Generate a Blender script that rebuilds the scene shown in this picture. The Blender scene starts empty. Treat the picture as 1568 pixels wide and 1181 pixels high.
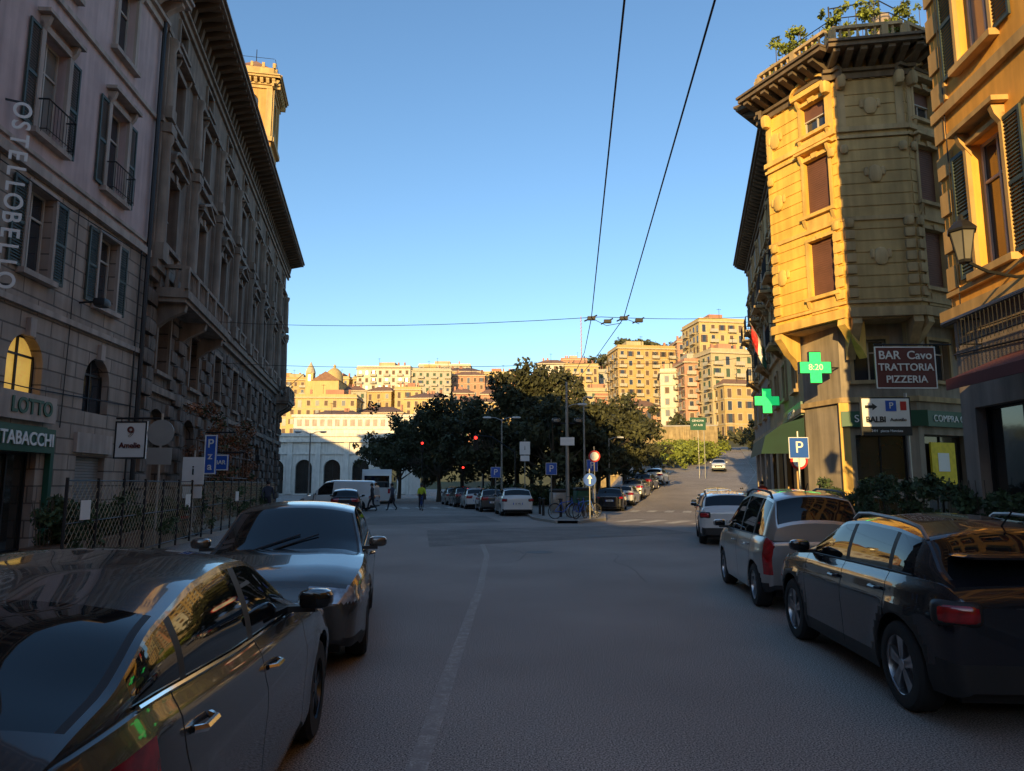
import bpy, math, random
import numpy as np
from mathutils import Matrix, Vector
random.seed(7); rnd=random.random
scene=bpy.context.scene
rad=math.radians
# ------------------------------------------------------------------ materials
def mat(n,c,r=.8,m=0,var=.12,vs=1.2,bump=0,bs=30,emit=0,coat=0,brick=None,streak=0,spec=.5,speck=0):
    M=bpy.data.materials.new(n); M.use_nodes=True; nt=M.node_tree; N=nt.nodes; L=nt.links
    b=N['Principled BSDF']; b.inputs['Roughness'].default_value=r; b.inputs['Metallic'].default_value=m
    b.inputs['Specular IOR Level'].default_value=spec
    if coat: b.inputs['Coat Weight'].default_value=coat; b.inputs['Coat Roughness'].default_value=.03
    at=N.new('ShaderNodeAttribute'); at.attribute_name='lc'; vec=at.outputs['Vector']
    def noise(s,d=5,v=vec):
        k=N.new('ShaderNodeTexNoise'); k.inputs['Scale'].default_value=s; k.inputs['Detail'].default_value=d
        L.new(v,k.inputs['Vector']); return k.outputs['Fac']
    def mr(o,a,b2,lo=.3,hi=.7):
        k=N.new('ShaderNodeMapRange'); k.inputs[1].default_value=lo;k.inputs[2].default_value=hi
        k.inputs[3].default_value=a;k.inputs[4].default_value=b2; L.new(o,k.inputs[0]); return k.outputs[0]
    def mul(a,b2):
        k=N.new('ShaderNodeMath'); k.operation='MULTIPLY'; L.new(a,k.inputs[0]); L.new(b2,k.inputs[1]); return k.outputs[0]
    f=mr(noise(vs),1-var,1+var)
    if streak:
        mp=N.new('ShaderNodeMapping'); mp.inputs['Scale'].default_value=(2.2,2.2,.22); L.new(vec,mp.inputs['Vector'])
        f=mul(f,mr(noise(1.6,6,mp.outputs[0]),1-streak,1.05,.35,.62))
    if speck: f=mul(f,mr(noise(bs*1.5,2),1-speck,1+speck,.35,.65))
    if bump or brick:
        bp=N.new('ShaderNodeBump'); bp.inputs['Strength'].default_value=1; bp.inputs['Distance'].default_value=max(bump,.0001)
        h=noise(bs,4)
        L.new(h,bp.inputs['Height']); last=bp
        if brick:
            sx=N.new('ShaderNodeSeparateXYZ'); L.new(vec,sx.inputs[0]); ad=N.new('ShaderNodeMath'); L.new(sx.outputs[0],ad.inputs[0]); L.new(sx.outputs[1],ad.inputs[1])
            cb=N.new('ShaderNodeCombineXYZ'); L.new(ad.outputs[0],cb.inputs[0]); L.new(sx.outputs[2],cb.inputs[1])
            bt=N.new('ShaderNodeTexBrick'); L.new(cb.outputs[0],bt.inputs['Vector'])
            bt.inputs['Scale'].default_value=1; bt.inputs['Brick Width'].default_value=brick[0]; bt.inputs['Row Height'].default_value=brick[1]
            bt.inputs['Mortar Size'].default_value=brick[2]; bt.inputs['Mortar Smooth'].default_value=.3
            bt.inputs['Color1'].default_value=(.85,.85,.85,1); bt.inputs['Color2'].default_value=(1,1,1,1); bt.inputs['Mortar'].default_value=(brick[4],)*3+(1,)
            inv=N.new('ShaderNodeMath'); inv.operation='SUBTRACT'; inv.inputs[0].default_value=1; L.new(bt.outputs['Fac'],inv.inputs[1])
            b2=N.new('ShaderNodeBump'); b2.inputs['Distance'].default_value=brick[3]; L.new(inv.outputs[0],b2.inputs['Height']); L.new(bp.outputs[0],b2.inputs['Normal']); last=b2
            f=mul(f,bt.outputs['Color'])
        L.new(last.outputs[0],b.inputs['Normal'])
    vm=N.new('ShaderNodeVectorMath'); vm.operation='SCALE'; vm.inputs[0].default_value=c[:3]; L.new(f,vm.inputs['Scale'])
    L.new(vm.outputs[0],b.inputs['Base Color'])
    if emit:
        b.inputs['Emission Color'].default_value=(*c[:3],1); b.inputs['Emission Strength'].default_value=emit
    return M
def G(n,c,r=.05,b=.0008): return mat(n,c,r,var=.3,vs=.6,bump=b,bs=2.5,spec=.9)
AC=(.305,.262,.226)
asph=mat('asphalt',AC,.82,var=.18,vs=.3,bump=.006,bs=56,speck=.8,spec=.35)
asph2=mat('asphalt_patch',(.215,.187,.163),.85,var=.2,vs=.9,bump=.006,bs=56,speck=.7,spec=.35)
tarm=mat('tar_seam',(.09,.08,.07),.7,var=.3,vs=6)
pave=mat('paving_stone',(.30,.27,.23),.85,var=.15,bump=.004,bs=30,brick=(.6,.4,.012,.004,.6))
kerb=mat('kerb_stone',(.36,.33,.29),.8,bump=.004,bs=25)
def paintmat(n,c,lo,hi):
    M=mat(n,c,.8,var=.1,bump=.006,bs=56,speck=.5); nt=M.node_tree;N=nt.nodes;L=nt.links
    b=N['Principled BSDF']; src=b.inputs['Base Color'].links[0].from_socket
    at=N.new('ShaderNodeAttribute'); at.attribute_name='lc'
    k=N.new('ShaderNodeTexNoise'); k.inputs['Scale'].default_value=9; k.inputs['Detail'].default_value=10;k.inputs['Roughness'].default_value=.75; L.new(at.outputs['Vector'],k.inputs['Vector'])
    r=N.new('ShaderNodeMapRange'); r.inputs[1].default_value=lo; r.inputs[2].default_value=hi; L.new(k.outputs['Fac'],r.inputs[0])
    mx=N.new('ShaderNodeMix'); mx.data_type='RGBA'; mx.inputs[6].default_value=(*AC,1); L.new(src,mx.inputs[7]); L.new(r.outputs[0],mx.inputs[0])
    L.new(mx.outputs[2],b.inputs['Base Color']); return M
worn=paintmat('worn_road_paint',(.46,.41,.36),.42,.7)
zebra_m=paintmat('zebra_paint',(.72,.68,.6),.38,.58)
mauve=mat('mauve_stucco',(.52,.39,.37),.9,var=.1,bump=.003,bs=20,streak=.2)
rust=mat('rusticated_stucco',(.40,.315,.255),.9,var=.12,bump=.003,bs=20,streak=.22,brick=(1.3,.42,.022,.03,.42))
trimA=mat('pale_trim',(.44,.355,.30),.85,var=.12,bump=.002,bs=20,streak=.28)
palace=mat('palace_stone',(.225,.168,.13),.9,var=.22,bump=.008,bs=14,streak=.35)
palacer=mat('palace_rustication',(.20,.15,.118),.92,var=.24,bump=.02,bs=9,streak=.3,brick=(1.15,.52,.035,.07,.35))
palacet=mat('palace_trim',(.27,.205,.158),.85,var=.22,bump=.004,bs=20,streak=.38)
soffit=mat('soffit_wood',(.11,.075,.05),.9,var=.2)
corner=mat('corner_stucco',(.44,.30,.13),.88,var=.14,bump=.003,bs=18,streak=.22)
cornersun=mat('corner_sunlit_stucco',(.80,.48,.09),.88,var=.13,bump=.003,bs=18,streak=.2)  # sunlit copy of the corner stucco, sun's gold put into the base colour
cornert=mat('corner_trim',(.42,.295,.15),.85,var=.15,bump=.003,bs=18,streak=.3)
cornersunt=mat('corner_sunlit_trim',(.72,.45,.12),.85,var=.15,bump=.003,bs=18,streak=.25)  # sunlit copy of the corner trim, golden light painted in
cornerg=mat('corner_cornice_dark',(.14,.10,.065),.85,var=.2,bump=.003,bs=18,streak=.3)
greyst=mat('grey_stucco',(.31,.255,.195),.9,var=.15,bump=.004,bs=18,streak=.3)
orange=mat('orange_stucco',(.82,.40,.07),.88,var=.13,vs=.8,bump=.003,bs=20,streak=.2)
oranget=mat('orange_trim',(.56,.34,.12),.85,var=.15,bump=.002,streak=.25)
plinth=mat('plaster_grey',(.31,.24,.19),.9,var=.15,bump=.004,streak=.3)
roofm=mat('roof_tiles',(.22,.12,.08),.9,var=.2)
glass=G('window_glass',(.03,.036,.045))
glassw=G('window_glass_curtain',(.22,.21,.19),.12)
shopg=G('shop_glass',(.03,.028,.025),.06)
warmint=mat('shop_interior_light',(1,.6,.12),.6,emit=.4,var=.4,vs=3)
framew=mat('window_frame_pale',(.48,.43,.37),.6)
frameb=mat('window_frame_brown',(.14,.08,.05),.6)
shut=mat('shutter_dark_green',(.042,.058,.046),.6,var=.25,vs=4)
shutb=mat('shutter_brown',(.14,.06,.038),.7,var=.2)
gatem=mat('roller_shutter_metal',(.3,.28,.26),.5,.2,brick=(30,.08,.01,.01,.6))
iron=mat('dark_iron',(.03,.03,.032),.5,.5)
steel=mat('galvanised_steel',(.36,.35,.33),.45,.6)
white=mat('white_enamel',(.78,.77,.74),.4,var=.05)
black=mat('black_plastic',(.022,.022,.022),.55,var=.1)
rubber=mat('tyre_rubber',(.022,.021,.02),.85,bump=.002,bs=40)
rimm=mat('alloy_rim',(.45,.45,.46),.28,.9,var=.1)
rimd=mat('dark_alloy_rim',(.09,.09,.095),.3,.8)
chrome=mat('chrome',(.7,.7,.7),.1,1,var=.02)
cglass=mat('car_glass',(.008,.01,.012),.02,spec=.6,var=.1)
headl=mat('headlight_lens',(.42,.45,.48),.08,.4,var=.4,vs=14,coat=1)
taill=mat('tail_light_lens',(.34,.008,.012),.1,var=.4,vs=16,coat=1)
seam=mat('panel_gap',(.004,.004,.004),.9)
plate=mat('number_plate_white',(.7,.7,.68),.4)
blue=mat('sign_blue',(.02,.10,.46),.4,var=.05)
greens=mat('sign_green',(.015,.09,.055),.4,var=.08)
redm=mat('sign_red',(.5,.02,.02),.45,var=.06)
maroon=mat('maroon_sign_board',(.12,.022,.02),.5)
yellowm=mat('yellow_poster',(.8,.6,.03),.6,var=.15,vs=5)
awn=mat('green_awning_canvas',(.006,.035,.024),.8,var=.15)
redawn=mat('red_awning_canvas',(.14,.03,.025),.8)
lcd=mat('pharmacy_green_light',(.02,.75,.20),.5,emit=.65,var=.3,vs=9)
redl=mat('red_signal_light',(1,.03,.02),.5,emit=4)
lampg=mat('lantern_glass',(.16,.15,.13),.15)
bark=mat('tree_bark',(.09,.07,.05),.95,bump=.02,bs=8)
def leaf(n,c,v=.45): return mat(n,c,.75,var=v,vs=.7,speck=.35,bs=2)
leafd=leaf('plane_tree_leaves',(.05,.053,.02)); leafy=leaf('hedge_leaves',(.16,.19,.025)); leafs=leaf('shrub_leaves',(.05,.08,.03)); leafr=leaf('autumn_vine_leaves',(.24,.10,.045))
hillg=mat('hillside_scrub',(.075,.08,.03),.95,var=.4,vs=.05)
wallst=mat('retaining_wall_stone',(.36,.27,.14),.9,var=.25,bump=.01,bs=10,streak=.3)
stationm=mat('station_stone',(.68,.64,.57),.85,var=.1,streak=.15)
skinm=mat('skin',(.38,.22,.15),.6); hairm=mat('hair',(.03,.02,.015),.7)
# ------------------------------------------------------------------ mesh kit
class P:
    def __init__(s,name,loc=(0,0,0),rot=0):
        s.name=name; s.loc=loc; s.rot=rot; s.M=Matrix(); s.d={}; s.txt=[]
    def frame(s,x,y,a,z=0): s.M=Matrix.Translation((x,y,z))@Matrix.Rotation(rad(a),4,'Z'); return s
    def add(s,part,m,vs,fs):
        V,F,C=s.d.setdefault((part,m.name),([],[],[])); o=len(V); M=s.M
        for v in vs: V.append(tuple(M@Vector(v))); C.append(v)
        F.extend(tuple(i+o for i in f) for f in fs)
    def box(s,part,m,x0,x1,y0,y1,z0,z1):
        if x0>x1:x0,x1=x1,x0
        if y0>y1:y0,y1=y1,y0
        s.add(part,m,[(x0,y0,z0),(x1,y0,z0),(x1,y1,z0),(x0,y1,z0),(x0,y0,z1),(x1,y0,z1),(x1,y1,z1),(x0,y1,z1)],
          [(0,3,2,1),(4,5,6,7),(0,1,5,4),(1,2,6,5),(2,3,7,6),(3,0,4,7)])
    def quad(s,part,m,a,b,c,d): s.add(part,m,[a,b,c,d],[(0,1,2,3)])
    def prism(s,part,m,pts,y0,y1):
        n=len(pts); s.add(part,m,[(p[0],y0,p[1]) for p in pts]+[(p[0],y1,p[1]) for p in pts],
          [tuple(range(n)),tuple(range(2*n-1,n-1,-1))]+[(i,i+n,(i+1)%n+n,(i+1)%n) for i in range(n)])
    def prismz(s,part,m,pts,z0,z1):
        n=len(pts); s.add(part,m,[(p[0],p[1],z0) for p in pts]+[(p[0],p[1],z1) for p in pts],
          [tuple(range(n-1,-1,-1)),tuple(range(n,2*n))]+[(i,(i+1)%n,(i+1)%n+n,i+n) for i in range(n)])
    def prismx(s,part,m,pts,x0,x1):
        n=len(pts); s.add(part,m,[(x0,p[0],p[1]) for p in pts]+[(x1,p[0],p[1]) for p in pts],
          [tuple(range(n)),tuple(range(2*n-1,n-1,-1))]+[(i,i+n,(i+1)%n+n,(i+1)%n) for i in range(n)])
    def tube(s,part,m,pts,r,n=6,closed=False):
        pts=[Vector(p) for p in pts]; k=len(pts); rs=r if isinstance(r,(list,tuple)) else [r]*k
        vs=[];fs=[]
        for i,p in enumerate(pts):
            if closed: t=pts[(i+1)%k]-pts[i-1]
            else: t=pts[min(i+1,k-1)]-pts[max(i-1,0)]
            t.normalize(); up=Vector((0,0,1)) if abs(t.z)<.9 else Vector((1,0,0))
            a=t.cross(up).normalized(); b=t.cross(a)
            for j in range(n):
                th=2*math.pi*j/n; vs.append(tuple(p+(a*math.cos(th)+b*math.sin(th))*rs[i]))
        for i in range(k if closed else k-1):
            for j in range(n):
                i2=(i+1)%k; fs.append((i*n+j,i*n+(j+1)%n,i2*n+(j+1)%n,i2*n+j))
        if not closed: fs+= [tuple(range(n-1,-1,-1)),tuple((k-1)*n+j for j in range(n))]
        s.add(part,m,vs,fs)
    def lathe(s,part,m,prof,c=(0,0,0),axis='z',n=12):
        vs=[];fs=[];k=len(prof)
        for (r,h) in prof:
            for j in range(n):
                th=2*math.pi*j/n; a,b=r*math.cos(th),r*math.sin(th)
                v=(a,b,h) if axis=='z' else ((a,h,b) if axis=='y' else (h,a,b))
                vs.append((v[0]+c[0],v[1]+c[1],v[2]+c[2]))
        for i in range(k-1):
            for j in range(n): fs.append((i*n+j,i*n+(j+1)%n,(i+1)*n+(j+1)%n,(i+1)*n+j))
        s.add(part,m,vs,fs)
    def sq(s,part,m,c,r,e=.5,n=12,rz=0):
        f=lambda v,e: math.copysign(abs(v)**e,v)
        vs=[];fs=[];h=n//2; cr,sr=math.cos(rz),math.sin(rz)
        for i in range(h+1):
            u=-math.pi/2+math.pi*i/h
            for j in range(n):
                v=2*math.pi*j/n; a=r[0]*f(math.cos(u),e)*f(math.cos(v),e); b=r[1]*f(math.cos(u),e)*f(math.sin(v),e)
                vs.append((c[0]+a*cr-b*sr,c[1]+a*sr+b*cr,c[2]+r[2]*f(math.sin(u),e)))
        for i in range(h):
            for j in range(n): fs.append((i*n+j,i*n+(j+1)%n,(i+1)*n+(j+1)%n,(i+1)*n+j))
        s.add(part,m,vs,fs)
    def text(s,t,loc,size,m,rot=(90,0,0),part='lettering',bold=.0,sx=1):
        s.txt.append((t,s.M@Matrix.Translation(loc)@Matrix.Rotation(rad(rot[2]),4,'Z')@Matrix.Rotation(rad(rot[1]),4,'Y')@Matrix.Rotation(rad(rot[0]),4,'X')@Matrix.Diagonal((sx,1,1,1)),size,m,part,bold))
    def finish(s,sharp=32):
        root=bpy.data.objects.new(s.name,None); scene.collection.objects.link(root)
        root.location=s.loc; root.rotation_euler=(0,0,rad(s.rot)); root.empty_display_size=.3
        for (part,mn),(V,F,C) in s.d.items():
            me=bpy.data.meshes.new(part); me.from_pydata(V,[],F)
            me.materials.append(bpy.data.materials[mn])
            a=me.attributes.new('lc','FLOAT_VECTOR','POINT'); a.data.foreach_set('vector',np.array(C,dtype=np.float32).ravel())
            if sharp: me.shade_smooth(); me.set_sharp_from_angle(angle=rad(sharp))
            o=bpy.data.objects.new(part,me); scene.collection.objects.link(o); o.parent=root
        for (t,M,size,m,part,bold) in s.txt:
            c=bpy.data.curves.new(part,'FONT'); c.body=t; c.size=size; c.align_x='CENTER'; c.align_y='CENTER'; c.extrude=.012; c.offset=bold
            c.materials.append(m); o=bpy.data.objects.new(part,c); scene.collection.objects.link(o); o.parent=root; o.matrix_local=M
        return root
# ------------------------------------------------------------------ terrain
def ss(t): t=max(0,min(1,t)); return t*t*(3-2*t)
def gz(x,y):
    z=0
    if y>48: z+=min((y-48)/102,1)*9*ss((x-(5.5+.15*(y-48)))/5)
    if y>140:
        z+=ss((y-140)/220)*45*(.6+.4*ss((x+60)/150))
        z+=32*math.exp(-((x-60)/90)**2-((y-460)/90)**2)+6*math.exp(-((x+60)/80)**2-((y-400)/80)**2)
    return z
def build_ground():
    xs=sorted(set([-900,-600,-400,-300]+list(range(-240,-60,20))+list(range(-60,80,4))+list(range(80,260,20))+[300,400,600,900]))
    ys=[-500,-300,-200,-120]+list(range(-80,160,4))+list(range(160,500,12))+[560,650,800,1200,2000]
    for nm,mm,sel in (('ground',asph,0),('hillside_terrain',hillg,1)):
        V=[];F=[];idx={}
        for i in range(len(xs)-1):
            for j in range(len(ys)-1):
                hill= ys[j]>=156 or xs[i]>=80
                if hill!=bool(sel): continue
                f=[]
                for a,b in((i,j),(i+1,j),(i+1,j+1),(i,j+1)):
                    if (a,b) not in idx: idx[(a,b)]=len(V); V.append((xs[a],ys[b],gz(xs[a],ys[b])))
                    f.append(idx[(a,b)])
                F.append(f)
        me=bpy.data.meshes.new(nm); me.from_pydata(V,[],F); me.materials.append(mm); me.shade_smooth()
        a=me.attributes.new('lc','FLOAT_VECTOR','POINT'); a.data.foreach_set('vector',np.array(V,dtype=np.float32).ravel())
        o=bpy.data.objects.new(nm,me); scene.collection.objects.link(o)
build_ground()
def strip(name,Lp,Rp,dz,m,sub=4,side=None,acr=4,lowest=-.05):
    V=[];F=[];rows=[]
    for k in range(len(Lp)-1):
        for t in range(sub if k<len(Lp)-2 else sub+1):
            u=t/sub; a=[Lp[k][i]*(1-u)+Lp[k+1][i]*u for i in(0,1)]; b=[Rp[k][i]*(1-u)+Rp[k+1][i]*u for i in(0,1)]
            rows.append((a,b))
    for a,b in rows:
        for q in range(acr+1):
            w=q/acr; x=a[0]*(1-w)+b[0]*w; y=a[1]*(1-w)+b[1]*w; V.append((x,y,gz(x,y)+dz))
    n=acr+1
    for r in range(len(rows)-1):
        for q in range(acr): F.append((r*n+q,r*n+q+1,(r+1)*n+q+1,(r+1)*n+q))
    p=P(name); p.add('surface',m,V,F)
    if side:
        for col in (0,acr):
            for r in range(len(rows)-1):
                a=V[r*n+col]; b=V[(r+1)*n+col]
                d=Vector((b[0]-a[0],b[1]-a[1],0)).normalized(); o=Vector((d.y,-d.x,0))*.09*(1 if col else -1)
                if (Vector((Lp[0][0]-Rp[0][0],Lp[0][1]-Rp[0][1],0)).dot(Vector((d.y,-d.x,0))))>0: o=-o
                A=(a[0]+o.x,a[1]+o.y);B=(b[0]+o.x,b[1]+o.y)
                vs=[(a[0],a[1],a[2]+.004),(b[0],b[1],b[2]+.004),(B[0],B[1],b[2]+.004),(A[0],A[1],a[2]+.004),(A[0],A[1],a[2]-.16),(B[0],B[1],b[2]-.16),(a[0],a[1],a[2]-.16),(b[0],b[1],b[2]-.16)]
                p.add('kerb',side,vs,[(0,1,2,3),(3,2,5,4),(0,3,4,6),(2,1,7,5)])
    return p.finish()
strip('pavement',[(-30,-60),(-30,60)],[(-1.6,-60),(-13.7,60)],.12,pave,20,kerb)
strip('pavement',[(4.2,-60),(5.15,6),(6.0,14),(9.2,29),(14,46),(27.5,80),(39.5,120),(50,155)],[(40,-60),(40,6),(40,14),(40,29),(40,46),(50,80),(60,120),(70,155)],.12,pave,6,kerb,10)
strip('traffic_island_pavement',[(2.0,31.6),(1.1,35),(.9,39),(-1.0,46),(-2.6,53),(-6,70),(-8,84)],[(2.9,31.6),(4.4,34.2),(5.0,39),(5.3,46),(7.0,53),(13.5,68),(19.2,84)],.12,pave,4,kerb,8)
strip('road_line_marking',[(-.66,2),(-.64,7.6),(-.60,12.3),(-.68,17.7),(-1.04,22.2),(-1.7,25),(-2.5,27.2),(-4,29.5)],[(-.53,2),(-.51,7.6),(-.48,12.3),(-.55,17.7),(-.91,22.3),(-1.6,25.13),(-2.44,27.33),(-3.96,29.62)],.004,worn,6,None,1)
strip('road_repair_patch',[(-2.3,20),(-3.2,27)],[(6.5,25.5),(5.2,30.5)],.0045,asph2,8,None,4)
strip('road_repair_patch',[(-6.5,30),(-7.5,38)],[(-.5,33),(-1.5,39)],.0045,asph2,8,None,4)
R=random.Random(12)
for k,(x,y,a,ln) in enumerate(((2.4,13,100,8),(-.2,16,60,7),(3.6,20,20,5),(.6,28,5,7))):
    pts=[(x,y)]
    for i in range(int(ln/.35)): a+=R.gauss(0,9); x+=.35*math.cos(rad(a)); y+=.35*math.sin(rad(a)); pts.append((x,y))
    w=.008+.003*(k%2); strip('road_crack',[(q[0]-w,q[1]) for q in pts],[(q[0]+w,q[1]+w) for q in pts],.003,tarm,1,None,1)
coverm=mat('cast_iron_cover',(.15,.13,.115),.6,.3,bump=.01,bs=30)
def manhole(x,y,r=.34):
    p=P('manhole_cover',(x,y,.005)); p.lathe('frame',coverm,[(r+.06,0),(r+.05,.003),(r,.003)],(0,0,0),'z',28); p.lathe('cover',coverm,[(r-.01,.001),(0,.001)],(0,0,0),'z',28)
    for k in range(-4,5): h=math.sqrt(max(0,r*r-(k*.07)**2))*.85; p.box('cover_rib',coverm,k*.07-.008,k*.07+.008,-h,h,.0012,.005)
    p.finish()
manhole(.7,18.5,.3); manhole(2.8,24.2,.3)
def zebra(x0,y0,x1,y1,n,ln,w=.5):
    p=P('zebra_crossing'); d=Vector((x1-x0,y1-y0)); d.normalize(); q=Vector((-d.y,d.x)); tot=math.hypot(x1-x0,y1-y0)
    for i in range(n):
        c=Vector((x0,y0))+d*(tot*i/(n-1)); pts=[c-d*w/2-q*ln/2,c+d*w/2-q*ln/2,c+d*w/2+q*ln/2,c-d*w/2+q*ln/2]
        p.add('stripe',zebra_m,[(v.x,v.y,gz(v.x,v.y)+.006) for v in pts],[(0,1,2,3)])
    p.finish()
zebra(-13,50,-4.5,52,9,3.2); zebra(7.8,45.5,13,44,6,2.6); zebra(5.6,34,9.6,31.5,5,2.6)
# ------------------------------------------------------------------ facade kit
def louvre(p,a,b,c,d,y,m=shut):
    w=.06; p.box('shutters',m,a,a+w,y-.045,y,c,d); p.box('shutters',m,b-w,b,y-.045,y,c,d)
    for z in(c,(c+d)/2-.04,d-.08): p.box('shutters',m,a+w,b-w,y-.042,y-.003,z,z+.08)
    z=c+.1
    while z<d-.1:
        p.add('shutters',m,[(a+w,y-.04,z),(b-w,y-.04,z),(b-w,y-.01,z+.055),(a+w,y-.01,z+.055)],[(0,1,2,3)]); z+=.075
def window(p,a,b,c,d,dep,fm=framew,gm=glass,nx=2,nz=2,arch=False):
    y=dep-.02; t=.055
    p.quad('windows',gm,(a,y,c),(b,y,c),(b,y,d),(a,y,d))
    for i in range(nx+1):
        x=a+(b-a-t)*i/nx; p.box('window_frames',fm,x,x+t,y-.05,y-.004,c,d)
    for j in range(nz+1):
        z=c+(d-c-t)*(0,1)[j==nz] if j in(0,nz) else c+(d-c)*(.68 if nz==2 else j/nz)
        p.box('window_frames',fm,a+t,b-t,y-.047,y-.006,z,z+t)
def facade(p,u0,u1,z0,z1,m,ops,dep=.28,bands=None):
    us=sorted(set([u0,u1]+[o['u'][i] for o in ops for i in(0,1)])); zs=sorted(set([z0,z1]+[o['z'][i] for o in ops for i in(0,1)]))
    for j in range(len(zs)-1):
        za,zb=zs[j],zs[j+1]; run=None
        for i in range(len(us)-1):
            uc=(us[i]+us[i+1])/2; zc=(za+zb)/2
            hole=any(o['u'][0]<uc<o['u'][1] and o['z'][0]<zc<o['z'][1] for o in ops)
            if not hole: 
                if run is None: run=us[i]
            if (hole or i==len(us)-2) and run is not None:
                e=us[i] if hole else us[i+1]; p.quad('walls',m,(run,0,za),(e,0,za),(e,0,zb),(run,0,zb)); run=None
    if bands:     # channelled rustication: courses standing 3 cm proud
        z=bands[0]
        while z+.4<bands[1]:
            cuts=sorted((o['u'][0]-.15,o['u'][1]+.15) for o in ops if o['z'][0]-.8<z+.42 and o['z'][1]+.75>z); s=u0+.03
            for a,b in cuts+[(u1-.03,u1)]:
                if a-s>.15: p.box('rusticated_courses',m,s,a,-.032,.01,z,z+.405)
                s=max(s,b)
            z+=.46
    for o in ops:
        (a,b),(c,d)=o['u'],o['z']; k=o.get('k','win'); D=dep
        p.quad('walls',m,(a,0,c),(a,D,c),(a,D,d),(a,0,d)); p.quad('walls',m,(b,D,c),(b,0,c),(b,0,d),(b,D,d)); p.quad('walls',m,(a,0,c),(b,0,c),(b,D,c),(a,D,c))
        if o.get('arch'):
            r=(b-a)/2; f=o.get('flat',1); zc=d-r*f; n=8
            arc=[((a+b)/2-r*math.cos(math.pi*i/(2*n)),zc+r*f*math.sin(math.pi*i/(2*n))) for i in range(2*n+1)]
            for i in range(n):
                p.add('walls',m,[(a,0,d),(arc[i][0],0,arc[i][1]),(arc[i+1][0],0,arc[i+1][1])],[(0,1,2)])
                q=2*n-i; p.add('walls',m,[(b,0,d),(arc[q][0],0,arc[q][1]),(arc[q-1][0],0,arc[q-1][1])],[(0,2,1)])
            for i in range(2*n): p.quad('walls',m,(arc[i][0],0,arc[i][1]),(arc[i][0],D,arc[i][1]),(arc[i+1][0],D,arc[i+1][1]),(arc[i+1][0],0,arc[i+1][1]))
        else: p.quad('walls',m,(a,D,d),(b,D,d),(b,0,d),(a,0,d))
        if k=='win': window(p,a,b,c,d,D,o.get('fm',framew),o.get('gm',glass if rnd()<.7 else glassw),o.get('nx',2),o.get('nz',2))
        elif k=='shop': window(p,a,b,c,d,D,o.get('fm',iron),o.get('gm',shopg),o.get('nx',2),1)
        elif k=='blind':
            p.quad('shutters',o.get('bm',shutb),(a,D-.12,c),(b,D-.12,c),(b,D-.12,d),(a,D-.12,d)); z=c+.06
            while z<d: p.box('shutter_slats',o.get('bm',shutb),a,b,D-.135,D-.121,z,z+.07); z+=.09
        elif k=='half':
            zz=c+(d-c)*o.get('h',.5); window(p,a,b,c,zz,D,framew,glass,2,1); p.quad('shutters',o.get('bm',shutb),(a,D-.1,zz),(b,D-.1,zz),(b,D-.1,d),(a,D-.1,d)); p.box('window_frames',framew,a,b,D-.12,D-.09,zz-.05,zz)
        elif k=='gate': p.quad('roller_shutters',gatem,(a,D-.1,c),(b,D-.1,c),(b,D-.1,d),(a,D-.1,d))
        if 'sh' in o:
            w=(b-a)/2+.03
            louvre(p,a-w-.02,a-.02,c,d,-.03,o['sh']); louvre(p,b+.02,b+w+.02,c,d,-.03,o['sh'])
        if 'sur' in o:
            t=o.get('w',.17); pr=.09; sm=o['sur']
            p.box('window_surrounds',sm,a-t,a-.002,-pr,.02,c,d); p.box('window_surrounds',sm,b+.002,b+t,-pr,.02,c,d); p.box('window_surrounds',sm,a-t,b+t,-pr-.01,.02,d,d+t)
            p.box('window_surrounds',sm,a-t-.08,b+t+.08,-.2,.02,c-.14,c-.001)
            if o.get('apron'):
                p.box('window_apron',sm,a-.02,b+.02,-.05,.02,c-.7,c-.141); p.box('window_apron',sm,a+.12,b-.12,-.075,-.051,c-.6,c-.24)
                for x in(a-t-.02,b+t-.12): p.prismx('sill_bracket',sm,[(.02,c-.141),(-.17,c-.141),(-.1,c-.35),(.02,c-.55)],x,x+.14)
                p.prism('keystone',sm,[((a+b)/2-.1,d-.02),((a+b)/2+.1,d-.02),((a+b)/2+.15,d+t+.06),((a+b)/2-.15,d+t+.06)],-.16,.02)
            pd=o.get('ped'); zt=d+t+.18
            if pd:
                for x in(a-t,b+t-.12): p.prismx('window_surrounds',sm,[(.02,zt-.02),(-.25,zt-.02),(-.2,zt-.2),(.02,zt-.5)],x,x+.12)
                p.box('window_surrounds',sm,a-t-.14,b+t+.14,-.32,.02,zt,zt+.1)
                A,B=a-t-.14,b+t+.14; mid=(A+B)/2
                if pd=='tri':
                    p.prism('window_surrounds',sm,[(A,zt+.101),(B,zt+.101),(mid,zt+.55)],-.2,.02)
                    p.prism('window_surrounds',sm,[(A-.05,zt+.12),(mid,zt+.56),(mid,zt+.68),(A-.05,zt+.22)],-.36,.01); p.prism('window_surrounds',sm,[(mid,zt+.561),(B+.05,zt+.12),(B+.05,zt+.22),(mid,zt+.681)],-.36,.01)
                elif pd=='arc':
                    R=(B-A)/2; arcp=[(mid-R*math.cos(math.pi*i/12),zt+.101+.45*math.sin(math.pi*i/12)) for i in range(13)]
                    p.prism('window_surrounds',sm,arcp,-.2,.02)
                    for i in range(12):
                        q=arcp[i];r2=arcp[i+1]; p.prism('window_surrounds',sm,[q,r2,(r2[0],r2[1]+.11),(q[0],q[1]+.11)],-.36,.01)
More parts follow.
